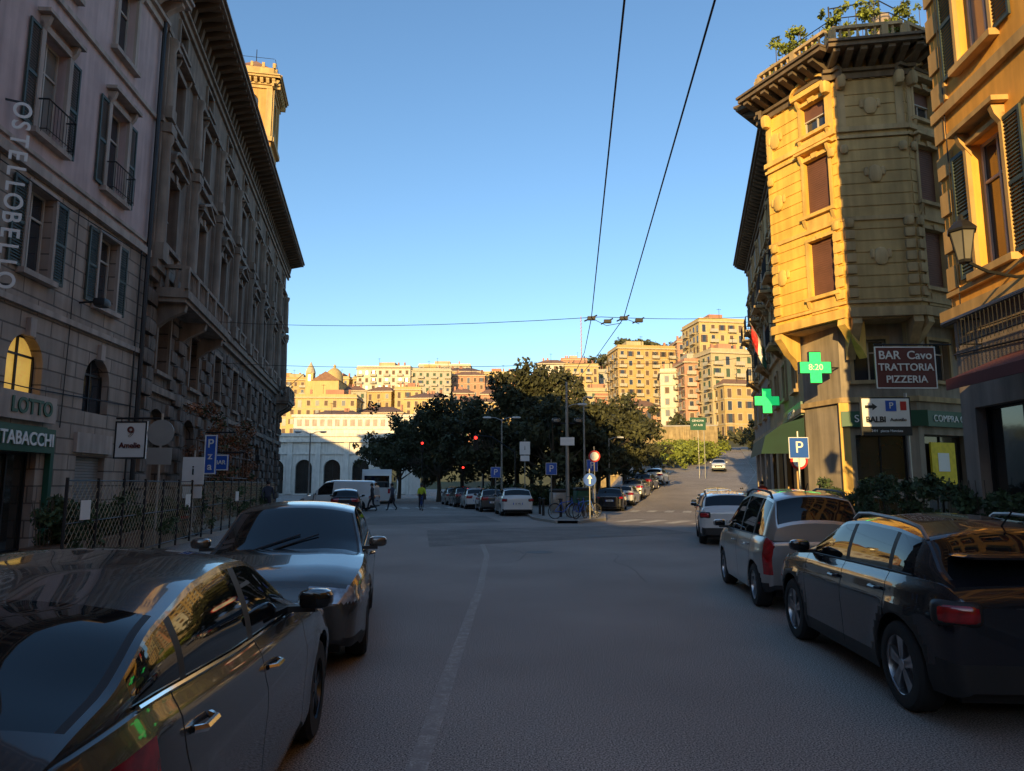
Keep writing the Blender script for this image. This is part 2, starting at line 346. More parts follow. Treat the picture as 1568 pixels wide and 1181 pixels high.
def cornice(p,u0,u1,z,proj,m,h=.9,step=.7,sm=None):
    p.box('cornice',m,u0,u1,-.12,.02,z-h-.25,z-h); p.box('cornice',m,u0,u1,-.24,.02,z-h+.001,z-h+.14)
    p.box('cornice',m,u0,u1,-proj,.02,z-.26,z-.1); p.box('cornice',m,u0-.02,u1+.02,-proj-.1,.02,z-.099,z)
    u=u0+.2
    while u<u1-.2:
        p.prismx('cornice_brackets',sm or m,[(.01,z-.27),(-proj+.12,z-.27),(-proj+.12,z-.4),(-.35,z-.62),(-.25,z-h+.16),(.01,z-h+.16)],u,u+.24); u+=step
def rail(p,pts,z,h=1.0,step=.13,m=iron):
    for i in range(len(pts)-1):
        a=Vector((*pts[i],0));b=Vector((*pts[i+1],0)); L=(b-a).length; n=max(1,int(L/step))
        p.tube('railing',m,[(a.x,a.y,z+h),(b.x,b.y,z+h)],.022,5); p.tube('railing',m,[(a.x,a.y,z+.08),(b.x,b.y,z+.08)],.014,4)
        for k in range(n+1):
            q=a.lerp(b,k/n); p.tube('railing',m,[(q.x,q.y,z),(q.x,q.y,z+h)],.009,4)
def balustrade(p,pts,z,h=.95,m=palacet,step=.24):
    for i in range(len(pts)-1):
        a=Vector((*pts[i],0));b=Vector((*pts[i+1],0)); L=(b-a).length; n=max(1,int(L/step)); d=(b-a).normalized(); q=Vector((-d.y,d.x,0))*.11
        for zz,t in((z,.12),(z+h-.13,.13)):
            p.add('balustrade',m,[tuple(a-q+Vector((0,0,zz))),tuple(b-q+Vector((0,0,zz))),tuple(b+q+Vector((0,0,zz))),tuple(a+q+Vector((0,0,zz))),tuple(a-q+Vector((0,0,zz+t))),tuple(b-q+Vector((0,0,zz+t))),tuple(b+q+Vector((0,0,zz+t))),tuple(a+q+Vector((0,0,zz+t)))],[(0,3,2,1),(4,5,6,7),(0,1,5,4),(1,2,6,5),(2,3,7,6),(3,0,4,7)])
        for k in range(n+1):
            c=a.lerp(b,k/n)
            if k%6==0: p.box('balustrade',m,c.x-.12,c.x+.12,c.y-.12,c.y+.12,z+.12,z+h-.13)
            else: p.lathe('balustrade',m,[(.05,z+.12),(.085,z+.3),(.04,z+.58),(.06,z+h-.13)],(c.x,c.y,0),'z',7)
def body(p,u0,u1,y1,z1,m,dep=.3,roof=roofm,hip=3):
    p.box('walls_back',m,u0,u1,dep+.02,y1,0,z1); p.quad('walls_back',m,(u0,dep+.02,0),(u0,0,0),(u0,0,z1),(u0,dep+.02,z1)); p.quad('walls_back',m,(u1,0,0),(u1,dep+.02,0),(u1,dep+.02,z1),(u1,0,z1))
    p.box('roof_edge',m,u0,u1,0,dep+.019,z1-.05,z1)
    r=min(hip,y1*.2); p.add('roof',roof,[(u0,-.1,z1+.02),(u1,-.1,z1+.02),(u1,y1,z1+.02),(u0,y1,z1+.02),(u0+2,y1*.5,z1+r),(u1-2,y1*.5,z1+r)],[(0,1,5,4),(2,3,4,5),(1,2,5),(3,0,4)])
# ---- left apartment building (mauve)
p=P('stucco_apartment_building',(-9.58,-12,0),94.4); U=35.0; bays=[32.4-3.45*k for k in range(9)]
lo=[];hi=[]
for i,u in enumerate(bays):
    lo.append(dict(u=(u-.55,u+.55),z=(6.85,9.0),sh=shut,sur=trimA,w=.1,k='win'))
    lo.append(dict(u=(u-.72,u+.72),z=(3.75,5.35),arch=1,k='win',fm=iron,gm=warmint if i==1 else glass))
    lo.append(dict(u=(u-.8,u+.8),z=(.12,2.5),k='gate' if i%2==0 else 'shop'))
    hi.append(dict(u=(u-.55,u+.55),z=(10.35,13.0),sh=shut,sur=trimA,ped='box'))
    hi.append(dict(u=(u-.55,u+.55),z=(14.8,17.2),sur=trimA,ped='box',k='win'))
facade(p,0,U,0,9.4,rust,lo); facade(p,0,U,9.4,18.6,mauve,hi)
p.box('string_course',trimA,0,U,-.14,.02,9.28,9.52); p.box('string_course',trimA,0,U,-.08,.02,9.7,9.8); p.box('string_course',trimA,0,U,-.1,.02,14.1,14.25)
p.box('string_course',trimA,0,U,-.12,.02,5.95,6.1)
for u in bays[:4]:
    p.box('arch_keystone',trimA,u-.12,u+.12,-.12,.02,5.3,5.75)
    rail(p,[(u-.62,-.06),(u-.62,-.34),(u+.62,-.34),(u+.62,-.06)],10.3,.85)
    p.box('sign_fascia',trimA if u!=bays[1] else greens,u-1.0,u+1.0,-.1,.0,2.6,3.15)
u=bays[1]
p.box('shop_sign',greens,u-1.15,u+1.15,-.22,-.12,2.5,3.1); p.text('TABACCHI',(u,-.24,2.8),.44,white,bold=.008)
p.box('shop_sign',trimA,u-1.15,u+1.15,-.2,-.12,3.25,3.9); p.text('LOTTO',(u+.1,-.22,3.57),.5,greens,bold=.014)
p.box('green_cabinet',greens,bays[1]+1.15,bays[1]+1.3,-.15,-.01,.12,3.1)
p.tube('drainpipe',iron,[(34.75,-.14,.2),(34.75,-.14,18)],.075,8); p.tube('drainpipe',iron,[(34.35,-.1,.2),(34.35,-.1,9.3)],.03,6)
p.tube('cable',iron,[(20,-.16,9.0),(30,-.17,8.95),(34.6,-.16,9.15)],.018,4); p.tube('cable',iron,[(20,-.04,4.1),(29,-.05,4.05),(34.6,-.05,4.2)],.015,4); p.tube('cable',iron,[(30.6,-.04,3.2),(30.65,-.05,6.0),(30.6,-.05,9.2)],.014,4)
p.tube('floodlight_arm',iron,[(31.1,0,6.7),(31.1,-.5,6.75)],.03,5); p.sq('floodlight',iron,(31.1,-.6,6.7),(.22,.18,.12),.4,8)
cornice(p,0,U,18.6,.9,trimA); body(p,0,U,15,18.6,mauve,hip=.5); p.finish()
p=P('hostel_sign',(-11.35,15.3,0),30)
for z in(10.5,6.15): p.box('bracket',iron,-.5,.1,.06,.08,z,z+.05)
for i,ch in enumerate('OSTELLOBELLO'): p.text(ch,(0,-.02,10.3-.368*i),.5,white,rot=(90,90,0),bold=.008)
p.finish()
# ---- left palace
p=P('palace_building',(-12.3,22.95,0),101.3); U=37; nb=8; bw=U/nb; lo=[];hi=[]
for i in range(nb):
    u=bw*(i+.5)
    lo.append(dict(u=(u-.95,u+.95),z=(.12,4.4),arch=1,flat=.6,k='shop',gm=shopg)); lo.append(dict(u=(u-.75,u+.75),z=(5.7,7.9),sur=palacet,k='win',fm=frameb))
    hi.append(dict(u=(u-.65,u+.65),z=(10.3,12.9),sur=palacet,w=.24,apron=1,ped='tri' if i%2 else 'arc',k=random.choice(['win','win','half']),fm=framew))
    hi.append(dict(u=(u-.62,u+.62),z=(14.9,17.1),sur=palacet,w=.2,ped='box',k=random.choice(['win','half']),fm=framew))
    hi.append(dict(u=(u-.5,u+.5),z=(18.2,19.1),sur=palacet,w=.12,k='win'))
    if i in(0,2,4,5): 
        p.box('shop_awning_box',iron,u-1.1,u+1.1,-.35,-.02,3.3,3.6)
facade(p,0,U,0,9.1,palacer,lo,.4); facade(p,0,U,9.1,21,palace,hi,.35)
p.box('string_course',palacet,0,U,-.32,.02,9.0,9.3); p.box('string_course',palacet,0,U,-.18,.02,8.7,8.999); p.box('string_course',palacet,0,U,-.2,.02,14.25,14.45); p.box('string_course',palacet,0,U,-.15,.02,4.9,5.15); p.box('string_course',palacet,0,U,-.2,.02,17.65,17.85)
for i in range(nb+1):
    x=u=min(max(bw*i,.45),U-.45)
    p.box('pilaster',palacet,x-.38,x+.38,-.14,.02,9.31,14.24); p.box('pilaster',palacet,x-.3,x+.3,-.16,.02,14.46,17.64); 
    p.lathe('engaged_column',palacet,[(.27,9.9),(.25,12),(.21,13.5),(.3,13.7),(.3,13.9)],(x,-.16,0),'z',14); p.box('column_pedestal',palacet,x-.34,x+.34,-.46,-.14,9.31,9.9); p.box('column_capital',palacet,x-.34,x+.34,-.46,-.14,13.9,14.24)
    p.lathe('engaged_column',palacet,[(.2,14.9),(.19,16.4),(.16,17.1),(.25,17.35),(.25,17.5)],(x,-.18,0),'z',14); p.box('column_pedestal',palacet,x-.27,x+.27,-.42,-.16,14.46,14.9)
    for z in np.arange(.5,8.4,1.04): p.sq('rustic_block',palacer,(u,-.02,z+.3),(.62,.17,.27),.35,10)
for i in range(nb):
    for s in(-1,1):
        for z in np.arange(.5,8.4,1.04): p.sq('rustic_block',palacer,(bw*(i+.5)+s*1.45,0,z+.82 if z<7.5 else z+.3),(.45,.12,.24),.35,8)
def bal(u0,u1,z,pr=1.15):
    p.box('balcony_slab',palacet,u0,u1,-pr,.02,z,z+.22); p.box('balcony_slab',palacet,u0+.08,u1-.08,-pr+.1,.02,z-.15,z-.001)
    u=u0+.4
    while u<u1: p.prismx('balcony_bracket',palacet,[(.02,z-.151),(-pr+.15,z-.151),(-pr+.2,z-.4),(-.35,z-.75),(.02,z-1.1)],u,u+.3); u+=(u1-u0-1.1)/2
    balustrade(p,[(u0+.12,-.1),(u0+.12,-pr+.15),(u1-.12,-pr+.15),(u1-.12,-.1)],z+.22)
bal(.9,8.3,8.2); bal(33,36.8,8.2)
for i in range(2,7): 
    u=bw*(i+.5); balustrade(p,[(u-1.0,-.28),(u+1.0,-.28)],9.3,.8)
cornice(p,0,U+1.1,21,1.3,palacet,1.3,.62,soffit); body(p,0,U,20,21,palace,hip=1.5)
p.frame(37,0,90); facade(p,0,20,0,21,palace,[dict(u=(2+4*k,3.3+4*k),z=z,sur=palacet,k='win') for k in range(4) for z in((5.7,7.9),(10.3,12.9),(14.9,17.1))]); cornice(p,0,20,20.99,1.3,palacet,1.3,.62,soffit)
p.frame(0,0,0); p.tube('flagpole',steel,[(36.9,-.3,9.6),(36.9,-1.8,11)],.03)
p.finish()
# ---- belvedere tower
tw=mat('tower_stucco',(.50,.30,.10),.88,var=.1,bump=.003,streak=.2); twt=mat('tower_trim',(.48,.33,.14),.85,streak=.2)
p=P('belvedere_tower',(-22.3,52.6,21),11.3); w=3.3
for k in range(4):
    a=k*90; c=Matrix.Rotation(rad(a),3,'Z')@Vector((-w/2,-w/2,0)); p.frame(w/2+c.x,c.y,a)
    facade(p,0,w,0,13,tw,[dict(u=(1.05,2.25),z=(8.6,10.9),arch=1,k='win',fm=iron,gm=glass),dict(u=(1.3,2.0),z=(3,5),k='win')],.25)
    for u in(.0,w-.5): p.box('corner_pilaster',twt,u+.02,u+.48,-.1,.02,7.4,11.4)
    p.box('tower_cornice',twt,-.12,w+.12,-.25,.02,7.0,7.35); cornice(p,-.55,w+.55,12.3,.62,twt,.7,.45)
    p.box('parapet',twt,0,w,-.1,.02,12.31,13.1)
    for u in(0,.8,1.65,2.5,w): p.box('parapet_post',twt,u-.1,u+.1,-.14,.06,13.1,13.5)
    p.tube('lightning_rod_rail',iron,[(0,-.05,13.9),(w,-.05,13.9)],.02,4)
p.frame(0,0,0); p.add('tower_roof',roofm,[(.0,-w/2,13),(w,-w/2,13),(w,w/2,13),(0,w/2,13),(w/2,0,14.6)],[(0,1,4),(1,2,4),(2,3,4),(3,0,4)]); p.tube('lightning_rod',iron,[(w/2,0,14.5),(w/2,0,15.6)],.03,4)
p.finish()
# ---- unseen buildings added behind and beside the view, sized to shade the scene
def plain(name,x,y,rot,U,D,H,m,b=3.4,f=3.6,hip=1.0):
    p=P(name,(x,y,0),rot); ops=[]
    for i in range(int(U/b)):
        for j in range(int((H-2)/f)): ops.append(dict(u=(b*(i+.5)-.55,b*(i+.5)+.55),z=(1.2+f*j,3.2+f*j),k='win'))
    facade(p,0,U,0,H,m,ops); cornice(p,0,U,H,.5,trimA,.6,1.2); body(p,0,U,D,H,m,hip=hip); p.finish()
plain('rear_shade_building',-7.0,-46,94.4,33.6,12,10.2,trimA,hip=.3)
plain('rear_shade_building',60,-46,180,105,14,16.7,orange,hip=.3)  # unseen block added across the street, height set for the shadow line
plain('rear_shade_building',8.2,-5.5,-94,40,14,19,orange)
plain('rear_shade_building',-41,30,101,40,30,21,palace)  # unseen mass added to keep the station front in shade
# ---- orange building
p=P('orange_apartment_building',(9.6,15,0),-94); U=20; ops=[];lo=[]
for i,u in enumerate([1.7+3.3*k for k in range(6)]):
    for z in((6.0,8.7),(10.5,13.0),(14.6,16.9),(18.2,20.2)): ops.append(dict(u=(u-.55,u+.55),z=z,sh=shut,sur=oranget,w=.1,k='win',ped='box' if z[0]<7 else None))
    lo.append(dict(u=(u-1.2,u+1.2),z=(.12,3.3),k='shop',gm=shopg))
facade(p,0,U,5.3,22,orange,ops); facade(p,0,U,0,5.3,plinth,lo)
p.box('string_course',oranget,0,U,-.28,.02,5.2,5.42); p.box('string_course',oranget,0,U,-.12,.02,9.75,9.98); p.box('string_course',oranget,0,U,-.1,.02,5.75,5.85)
for k,z in enumerate(np.arange(5.9,21.5,.84)): p.box('quoin',oranget,.0,.55 if k%2 else .38,-.06,.02,z,z+.5)
p.tube('gutter_pipe',iron,[(.25,-.36,5.1),(9,-.36,5.16)],.06,6); p.tube('cable',iron,[(0,-.04,4.5),(3,-.05,4.35),(9,-.04,4.5)],.02,4); p.tube('cable',iron,[(.2,-.04,4.9),(4,-.05,4.8),(9,-.04,4.9)],.012,4); p.tube('cable',iron,[(.45,-.08,4.9),(.5,-.08,10),(.45,-.08,20)],.014,4)
p.add('canopy',redawn,[(1.8,-.02,4.2),(7,-.02,4.2),(7,-1.2,3.7),(1.8,-1.2,3.7)],[(0,3,2,1)]); p.box('canopy_edge',redawn,1.8,7,-1.22,-1.19,3.5,3.7)
rail(p,[(1.05,-.06),(1.05,-.5),(9,-.5)],4.45,.6)
cornice(p,0,U,22,.6,oranget); body(p,0,U,14,22,orange); p.finish()
p=P('wall_lantern',(8.1,12.2,6.0),0)
p.tube('bracket',iron,[(1.25,.0,-.55),(.9,0,-.6),(.4,0,-.5),(.1,0,-.35),(0,0,-.3)],.03,6); p.tube('bracket_scroll',iron,[(1.25,0,-.1),(1.0,0,-.3),(.7,0,-.56)],.02,5)
p.lathe('lantern_glass',lampg,[(.11,-.3),(.21,.22)],(0,0,0),'z',6); p.lathe('lantern_cap',iron,[(.25,.22),(.26,.26),(.12,.42),(.05,.45),(.04,.55),(.0,.56)],(0,0,0),'z',6); p.lathe('lantern_base',iron,[(0,-.34),(.1,-.34),(.12,-.29)],(0,0,0),'z',6)
for k in range(6):
    a=k*math.pi/3; p.tube('lantern_bar',iron,[(.11*math.cos(a),.11*math.sin(a),-.3),(.215*math.cos(a),.215*math.sin(a),.23)],.012,4)
p.finish()
# ---- corner building right
p=P('corner_building',(0,0,0),0)
S1=Vector((18.4,53.4));S0=Vector((12.3,29.5));A=Vector((11.2,29.3));B=Vector((12.75,26.1));C=Vector((15.3,25.7));D=Vector((18.4,27.2));E=Vector((27,31.5)); K=Vector((12.85,27.3));K2=Vector((15.4,26.7));K3=Vector((18.2,28.0))
def seg(a,b): d=b-a; p.frame(a.x,a.y,math.degrees(math.atan2(d.y,d.x))); return d.length
L=seg(S1,S0)
mid=11.5; ops=[];ops2=[]
fl=((5.9,7.6),(9.1,11.3),(12.5,14.8),(15.8,17.4))
for i in range(7):
    u=1.75+3.45*i; t=ops if u>mid else ops2
    for j,z in enumerate(fl): t.append(dict(u=(u-.55,u+.55),z=z,sur=cornert,apron=j>0,ped=(None,'tri','box',None)[j] if j else None,k=random.choice(['win','blind','half'])))
    t.append(dict(u=(u-1.2,u+1.2),z=(.12,3.9),k='shop',gm=shopg))
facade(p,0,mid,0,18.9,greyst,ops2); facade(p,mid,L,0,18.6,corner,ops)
for z in(4.7,8.3,11.9,15.2): p.box('string_course',cornert,0,L,-.15,.02,z,z+.22)
for i in range(7):
    u=1.75+3.45*i
    for z in((8.5,12.1) if i%2 else (12.1,)):
        p.box('balcony_slab',cornert,u-1.0,u+1.0,-.8,.02,z,z+.14); rail(p,[(u-.95,-.05),(u-.95,-.75),(u+.95,-.75),(u+.95,-.05)],z+.14,.95)
        for s in(-.8,.65): p.prismx('balcony_bracket',cornert,[(.02,z-.001),(-.6,z-.001),(-.2,z-.35),(.02,z-.5)],u+s,u+s+.15)
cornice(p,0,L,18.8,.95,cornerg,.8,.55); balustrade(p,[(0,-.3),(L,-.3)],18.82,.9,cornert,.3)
p.box('walls_back',corner,0,L,.32,12,0,18.6)
u0=L-6.2;u1=L-.2
p.add('awning',awn,[(u0,-.02,4.5),(u1,-.02,4.5),(u1,-.9,4.25),(u0,-.9,4.25),(u1,-1.6,3.75),(u0,-1.6,3.75),(u1,-1.8,3.0),(u0,-1.8,3.0)],[(0,3,2,1),(3,5,4,2),(5,7,6,4)])
p.prismx('awning',awn,[(-.02,4.5),(-.9,4.25),(-1.6,3.75),(-1.8,3.0),(-.02,3.0)],u1,u1+.01)
p.box('shop_fascia',greens,1,L-6.5,-.25,-.16,4.0,4.6); p.text('FARMACIA',(L-9,-.27,4.3),.5,white); p.box('shop_fascia',greens,u0,u1,-.12,-.02,4.62,5.2); p.text('GIGLETTO',((u0+u1)/2,-.14,4.9),.45,white)
for a,b,ops in((S0,K,[]),(K,K2,[dict(u=(.4,2.2),z=(.4,3.6),k='shop'),dict(u=(.5,1.7),z=(5.7,7.3),k='win',sur=cornert,w=.12)]),(K2,K3,[dict(u=(.3,2.7),z=(.12,3.6),k='shop'),dict(u=(.9,2.1),z=(5.7,7.3),k='win',sur=cornert,w=.12)]),(K3,E,[dict(u=(1,4),z=(.12,3.6),k='shop')])):
    l=seg(a,b); facade(p,0,l,0,8.0,greyst,ops); p.box('string_course',cornert,-.06,l+.06,-.14,.02,4.85,5.05)
l=seg(K,K2); p.box('sign_fascia',greens,-.1,l+.3,-.2,-.03,3.9,4.5); p.text('SEGRETO',(1.2,-.22,4.2),.4,white)
p.box('pilaster',cornersunt,-.15,.2,-.12,.02,0,4.84); p.box('shelf_display',trimA,.6,2.0,.1,.2,1.2,1.9)
l=seg(K2,K3); p.box('sign_fascia',greens,.3,l,-.2,-.03,3.9,4.5); p.text('COMPRA ORO',(1.8,-.22,4.2),.36,white); p.box('poster',yellowm,.5,1.9,-.1,-.02,1.7,3.3); p.box('poster_panel',white,.85,1.5,-.115,-.101,2.2,2.9)
for (a,b,ops) in ((S0+Vector((.3,1.2)),A,[]),
    (A,B,[dict(u=(1.95,3.15),z=z,k=k,h=.55,sur=cornersunt,w=.13,ped=pd,apron=1) for z,k,pd in(((9.1,11.4),'blind',None),((12.5,14.8),'blind','box'),((15.9,17.2),'half','arc'))]),
    (B,C,[]),
    (C,D,[dict(u=(.45,1.65),z=z,k=k,h=.6,sur=cornert,w=.13,ped=pd,apron=1) for z,k,pd in(((9.1,11.4),'blind',None),((12.5,14.8),'blind','box'),((15.9,17.2),'half','arc'))]),
    (D,E,[dict(u=(1.2,2.3),z=z,k='blind',sur=cornert) for z in((9.1,11.4),(12.5,14.8))])):
    l=seg(a,b); W1=cornersun if a is A else corner; T1=cornersunt if a is A else cornert  # the sun-facing bay alone gets the copies with sunlight in their colour
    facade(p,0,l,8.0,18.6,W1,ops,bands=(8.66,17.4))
    for z,h,pr in((7.95,.35,.22),(8.5,.12,.1),(11.75,.16,.1),(15.1,.12,.1),(15.36,.2,.14)): p.box('string_course',T1,-.06 if a is not B else 0,l+(.06 if a is not A else 0),-pr,.02,z,z+h)
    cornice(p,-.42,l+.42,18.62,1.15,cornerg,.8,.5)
    balustrade(p,[(0,-.25),(l,-.25)],18.85,.85,cornert,.3)
    for u in(.08,l-.36): 
        if l>2:
            p.box('pilaster_strip',T1,u,u+.28,-.07,.02,15.58,17.5); p.sq('scroll_bracket',T1,(u+.14,-.2,17.4),(.17,.22,.3),.6,10)
            for z in(12.0,15.0): p.sq('rosette',T1,(u+.14,-.1,z-.35),(.16,.1,.2),.8,10)
            for z in np.arange(8.7,11.6,.46): p.sq('facetted_quoin',T1,(u+.14,-.05,z+.2),(.2,.09,.19),.35,8)
            p.prismx('oriel_corbel',T1,[(.9,7.94),(-.15,7.94),(-.2,7.7),(.0,7.5),(.3,7.1),(.6,6.9),(.9,6.5)],u,u+.34)
    if l>2: 
        for i in range(int(l/.42)): p.sq('frieze_relief',T1,(.2+.42*i,-.02,17.62),(.12,.08,.09),.8,8)
        mu=(.55 if a is A else l-.6 if a is C else l/2)
        for z in(10.3,13.6,16.4): # stucco cartouche with side scrolls
            if a is B or a is A: p.sq('cartouche',T1,(mu,-.07,z),(.26,.1,.36),.9,12); p.sq('cartouche',T1,(mu-.3,-.05,z+.1),(.1,.08,.2),.9,8); p.sq('cartouche',T1,(mu+.3,-.05,z+.1),(.1,.08,.2),.9,8)
p.M=Matrix(); flo=[tuple(v) for v in (A,B,C,D,E,Vector((24,40)),S0+Vector((3,6)),S0+Vector((.3,1.2)))]
p.prismz('oriel_floor',cornert,flo,7.9,7.97); p.prismz('roof_terrace',plinth,flo,18.5,18.61)
p.prismz('terrace_house',orange,[(15.5,30),(19,30.5),(20,36),(16,36)],18.6,21.2); p.prismz('terrace_house_roof',roofm,[(15.2,29.7),(19.3,30.2),(20.3,36.3),(15.7,36.3)],21.2,21.4)
rail(p,[(12.0,29),(13.2,26.7),(15.3,26.3),(18.2,27.8)],19.7,1.0,.3)
for x,y in((13.3,27.2),(15.2,26.8),(17.2,27.8)): p.tube('terrace_post',iron,[(x,y,18.6),(x,y,21.6)],.03)
p.tube('terrace_post',iron,[(13.3,27.2,21.5),(15.2,26.8,21.6),(17.2,27.8,21.5)],.025)
p.lathe('water_tank',plinth,[(.0,20.2),(.4,20.2),(.42,21.5),(.35,21.7),(0,21.75)],(15.9,28,0),'z',14)
p.finish()
plain('rear_shade_building',50,118,-114,41,12,24,greyst)
def cross(x,y,z,s,rot,txt=None):
    p=P('pharmacy_cross_sign',(x,y,z),rot); a=s/2;b=s/6*1.1
    pts=[(-b,-a),(b,-a),(b,-b),(a,-b),(a,b),(b,b),(b,a),(-b,a),(-b,b),(-a,b),(-a,-b),(-b,-b)]
    p.prism('case',iron,[(q[0]*1.06,q[1]*1.06) for q in pts],.0,.16); p.prism('led_face',lcd,pts,-.02,-.001); p.tube('bracket',iron,[(a*.9,.08,0),(a+.5,.08,0)],.03)
    if txt: p.text(txt,(0,-.03,0),s*.28,white)
    p.finish()
cross(11.9,27.3,6.25,1.2,0,'8:20'); cross(13.1,36,5.95,1.25,0)
def board(name,x,y,z,w,h,m,lines,rot=0,frame=white,pole=0,tm=None):
    p=P(name,(x,y,0),rot); p.box('board',m,-w/2,w/2,-.03,.03,z-h/2,z+h/2)
    t=.04; 
    for a in((-w/2,-w/2+t,z-h/2,z+h/2),(w/2-t,w/2,z-h/2,z+h/2)): p.box('border',frame,a[0],a[1],-.042,-.031,a[2],a[3])
    for zz in(z-h/2,z+h/2-t): p.box('border',frame,-w/2+t,w/2-t,-.042,-.031,zz,zz+t)
    for s,dx,dz,sz in lines: p.text(s,(dx,-.045,z+dz),sz,tm or white,bold=.004)
    if pole: p.tube('pole',steel,[(pole-w/2,.06,0),(pole-w/2,.06,z+h/2+.1)],.035,8)
    else: p.tube('bracket',iron,[(-w/2,0,z+h/2+.08),(w/2+.6,0,z+h/2+.08)],.03,6); p.tube('bracket',iron,[(-w/3,0,z+h/2+.08),(-w/3,0,z+h/2)],.015,4); p.tube('bracket',iron,[(w/3,0,z+h/2+.08),(w/3,0,z+h/2)],.015,4)
    p.finish()
board('trattoria_sign',13.9,24.6,5.8,2.15,1.5,maroon,[('BAR  Cavo',0,.43,.42),('TRATTORIA',0,0,.36),('PIZZERIA',0,-.43,.36)])
p=P('parking_direction_sign',(12.65,23.8,0),0); p.box('board',black,-.85,.85,-.03,.03,3.35,4.65); p.box('panel',white,-.8,.8,-.04,-.031,3.65,4.6); p.box('blue_panel',blue,.0,.36,-.05,-.041,4.17,4.53); p.box('panel_red',redm,.5,.7,-.05,-.041,4.2,4.5)
p.text('P',(.18,-.06,4.35),.3,white); p.text('BALBI',(-.36,-.05,3.88),.27,black,bold=.006); p.text('Autosilo',(.4,-.05,3.88),.16,black); p.prism('arrow',black,[(-.7,4.27),(-.45,4.27),(-.45,4.2),(-.28,4.32),(-.45,4.44),(-.45,4.37),(-.7,4.37)],-.05,-.041); p.text('24H   piazza Nunziata',(0,-.045,3.5),.12,white)
p.tube('pole',steel,[(.75,.06,0),(.75,.06,4.8)],.05,8); p.finish()
board('hanging_shop_sign',-10.2,18.9,2.9,.85,1.0,white,[('Amelie',0,-.15,.2),('9',0,.2,.4)],0,iron,tm=maroon)
board('blue_shop_sign',-10.0,23.5,2.7,.4,1.3,blue,[('P',0,.35,.4),('z',0,-.05,.35),('a',0,-.4,.35)],0,white)
board('blue_shop_sign',-11.3,27.5,2.55,.6,.6,blue,[('BAR',0,0,.22)],0,white)
# ------------------------------------------------------------------ station
p=P('railway_station_building',(-40,110,0),0)
ops=[dict(u=(2+4.4*k,4.6+4.4*k),z=(.2,5.4),arch=1,k='shop',gm=shopg) for k in range(5)]
facade(p,0,24,0,9.0,stationm,ops,.5); p.box('walls_back',stationm,0,24,.55,14,0,9.0); p.box('cornice',stationm,-.3,24.3,-.5,.02,8.1,8.5); p.box('cornice',stationm,-.2,24.2,-.25,.02,9.0,9.5); p.box('string_course',stationm,0,24,-.2,.02,6.2,6.5)
for k in range(6): p.box('pilaster',stationm,.7+4.4*k,1.5+4.4*k,-.25,.02,.1,8.1)
p.box('upper_wing',stationm,4,26,6,16,9.0,12.6); p.box('upper_cornice',stationm,3.7,26.3,5.7,16.3,12.6,13.0); p.box('upper_string',stationm,3.9,26.1,5.85,6.0,10.6,10.8)
for k in range(17): p.box('upper_panel',trimA,4.6+1.25*k,5.3+1.25*k,5.93,5.99,11.1,12.2)
p.finish()
p=P('railway_station_building',(-62,100,0),4); facade(p,0,22,0,8,stationm,[dict(u=(1.5+4*k,4+4*k),z=(.2,5),arch=1,k='shop') for k in range(5)],.5); p.box('walls_back',stationm,0,22,.55,10,0,8); p.box('cornice',stationm,-.2,22.2,-.5,.02,7.3,7.7); p.finish()
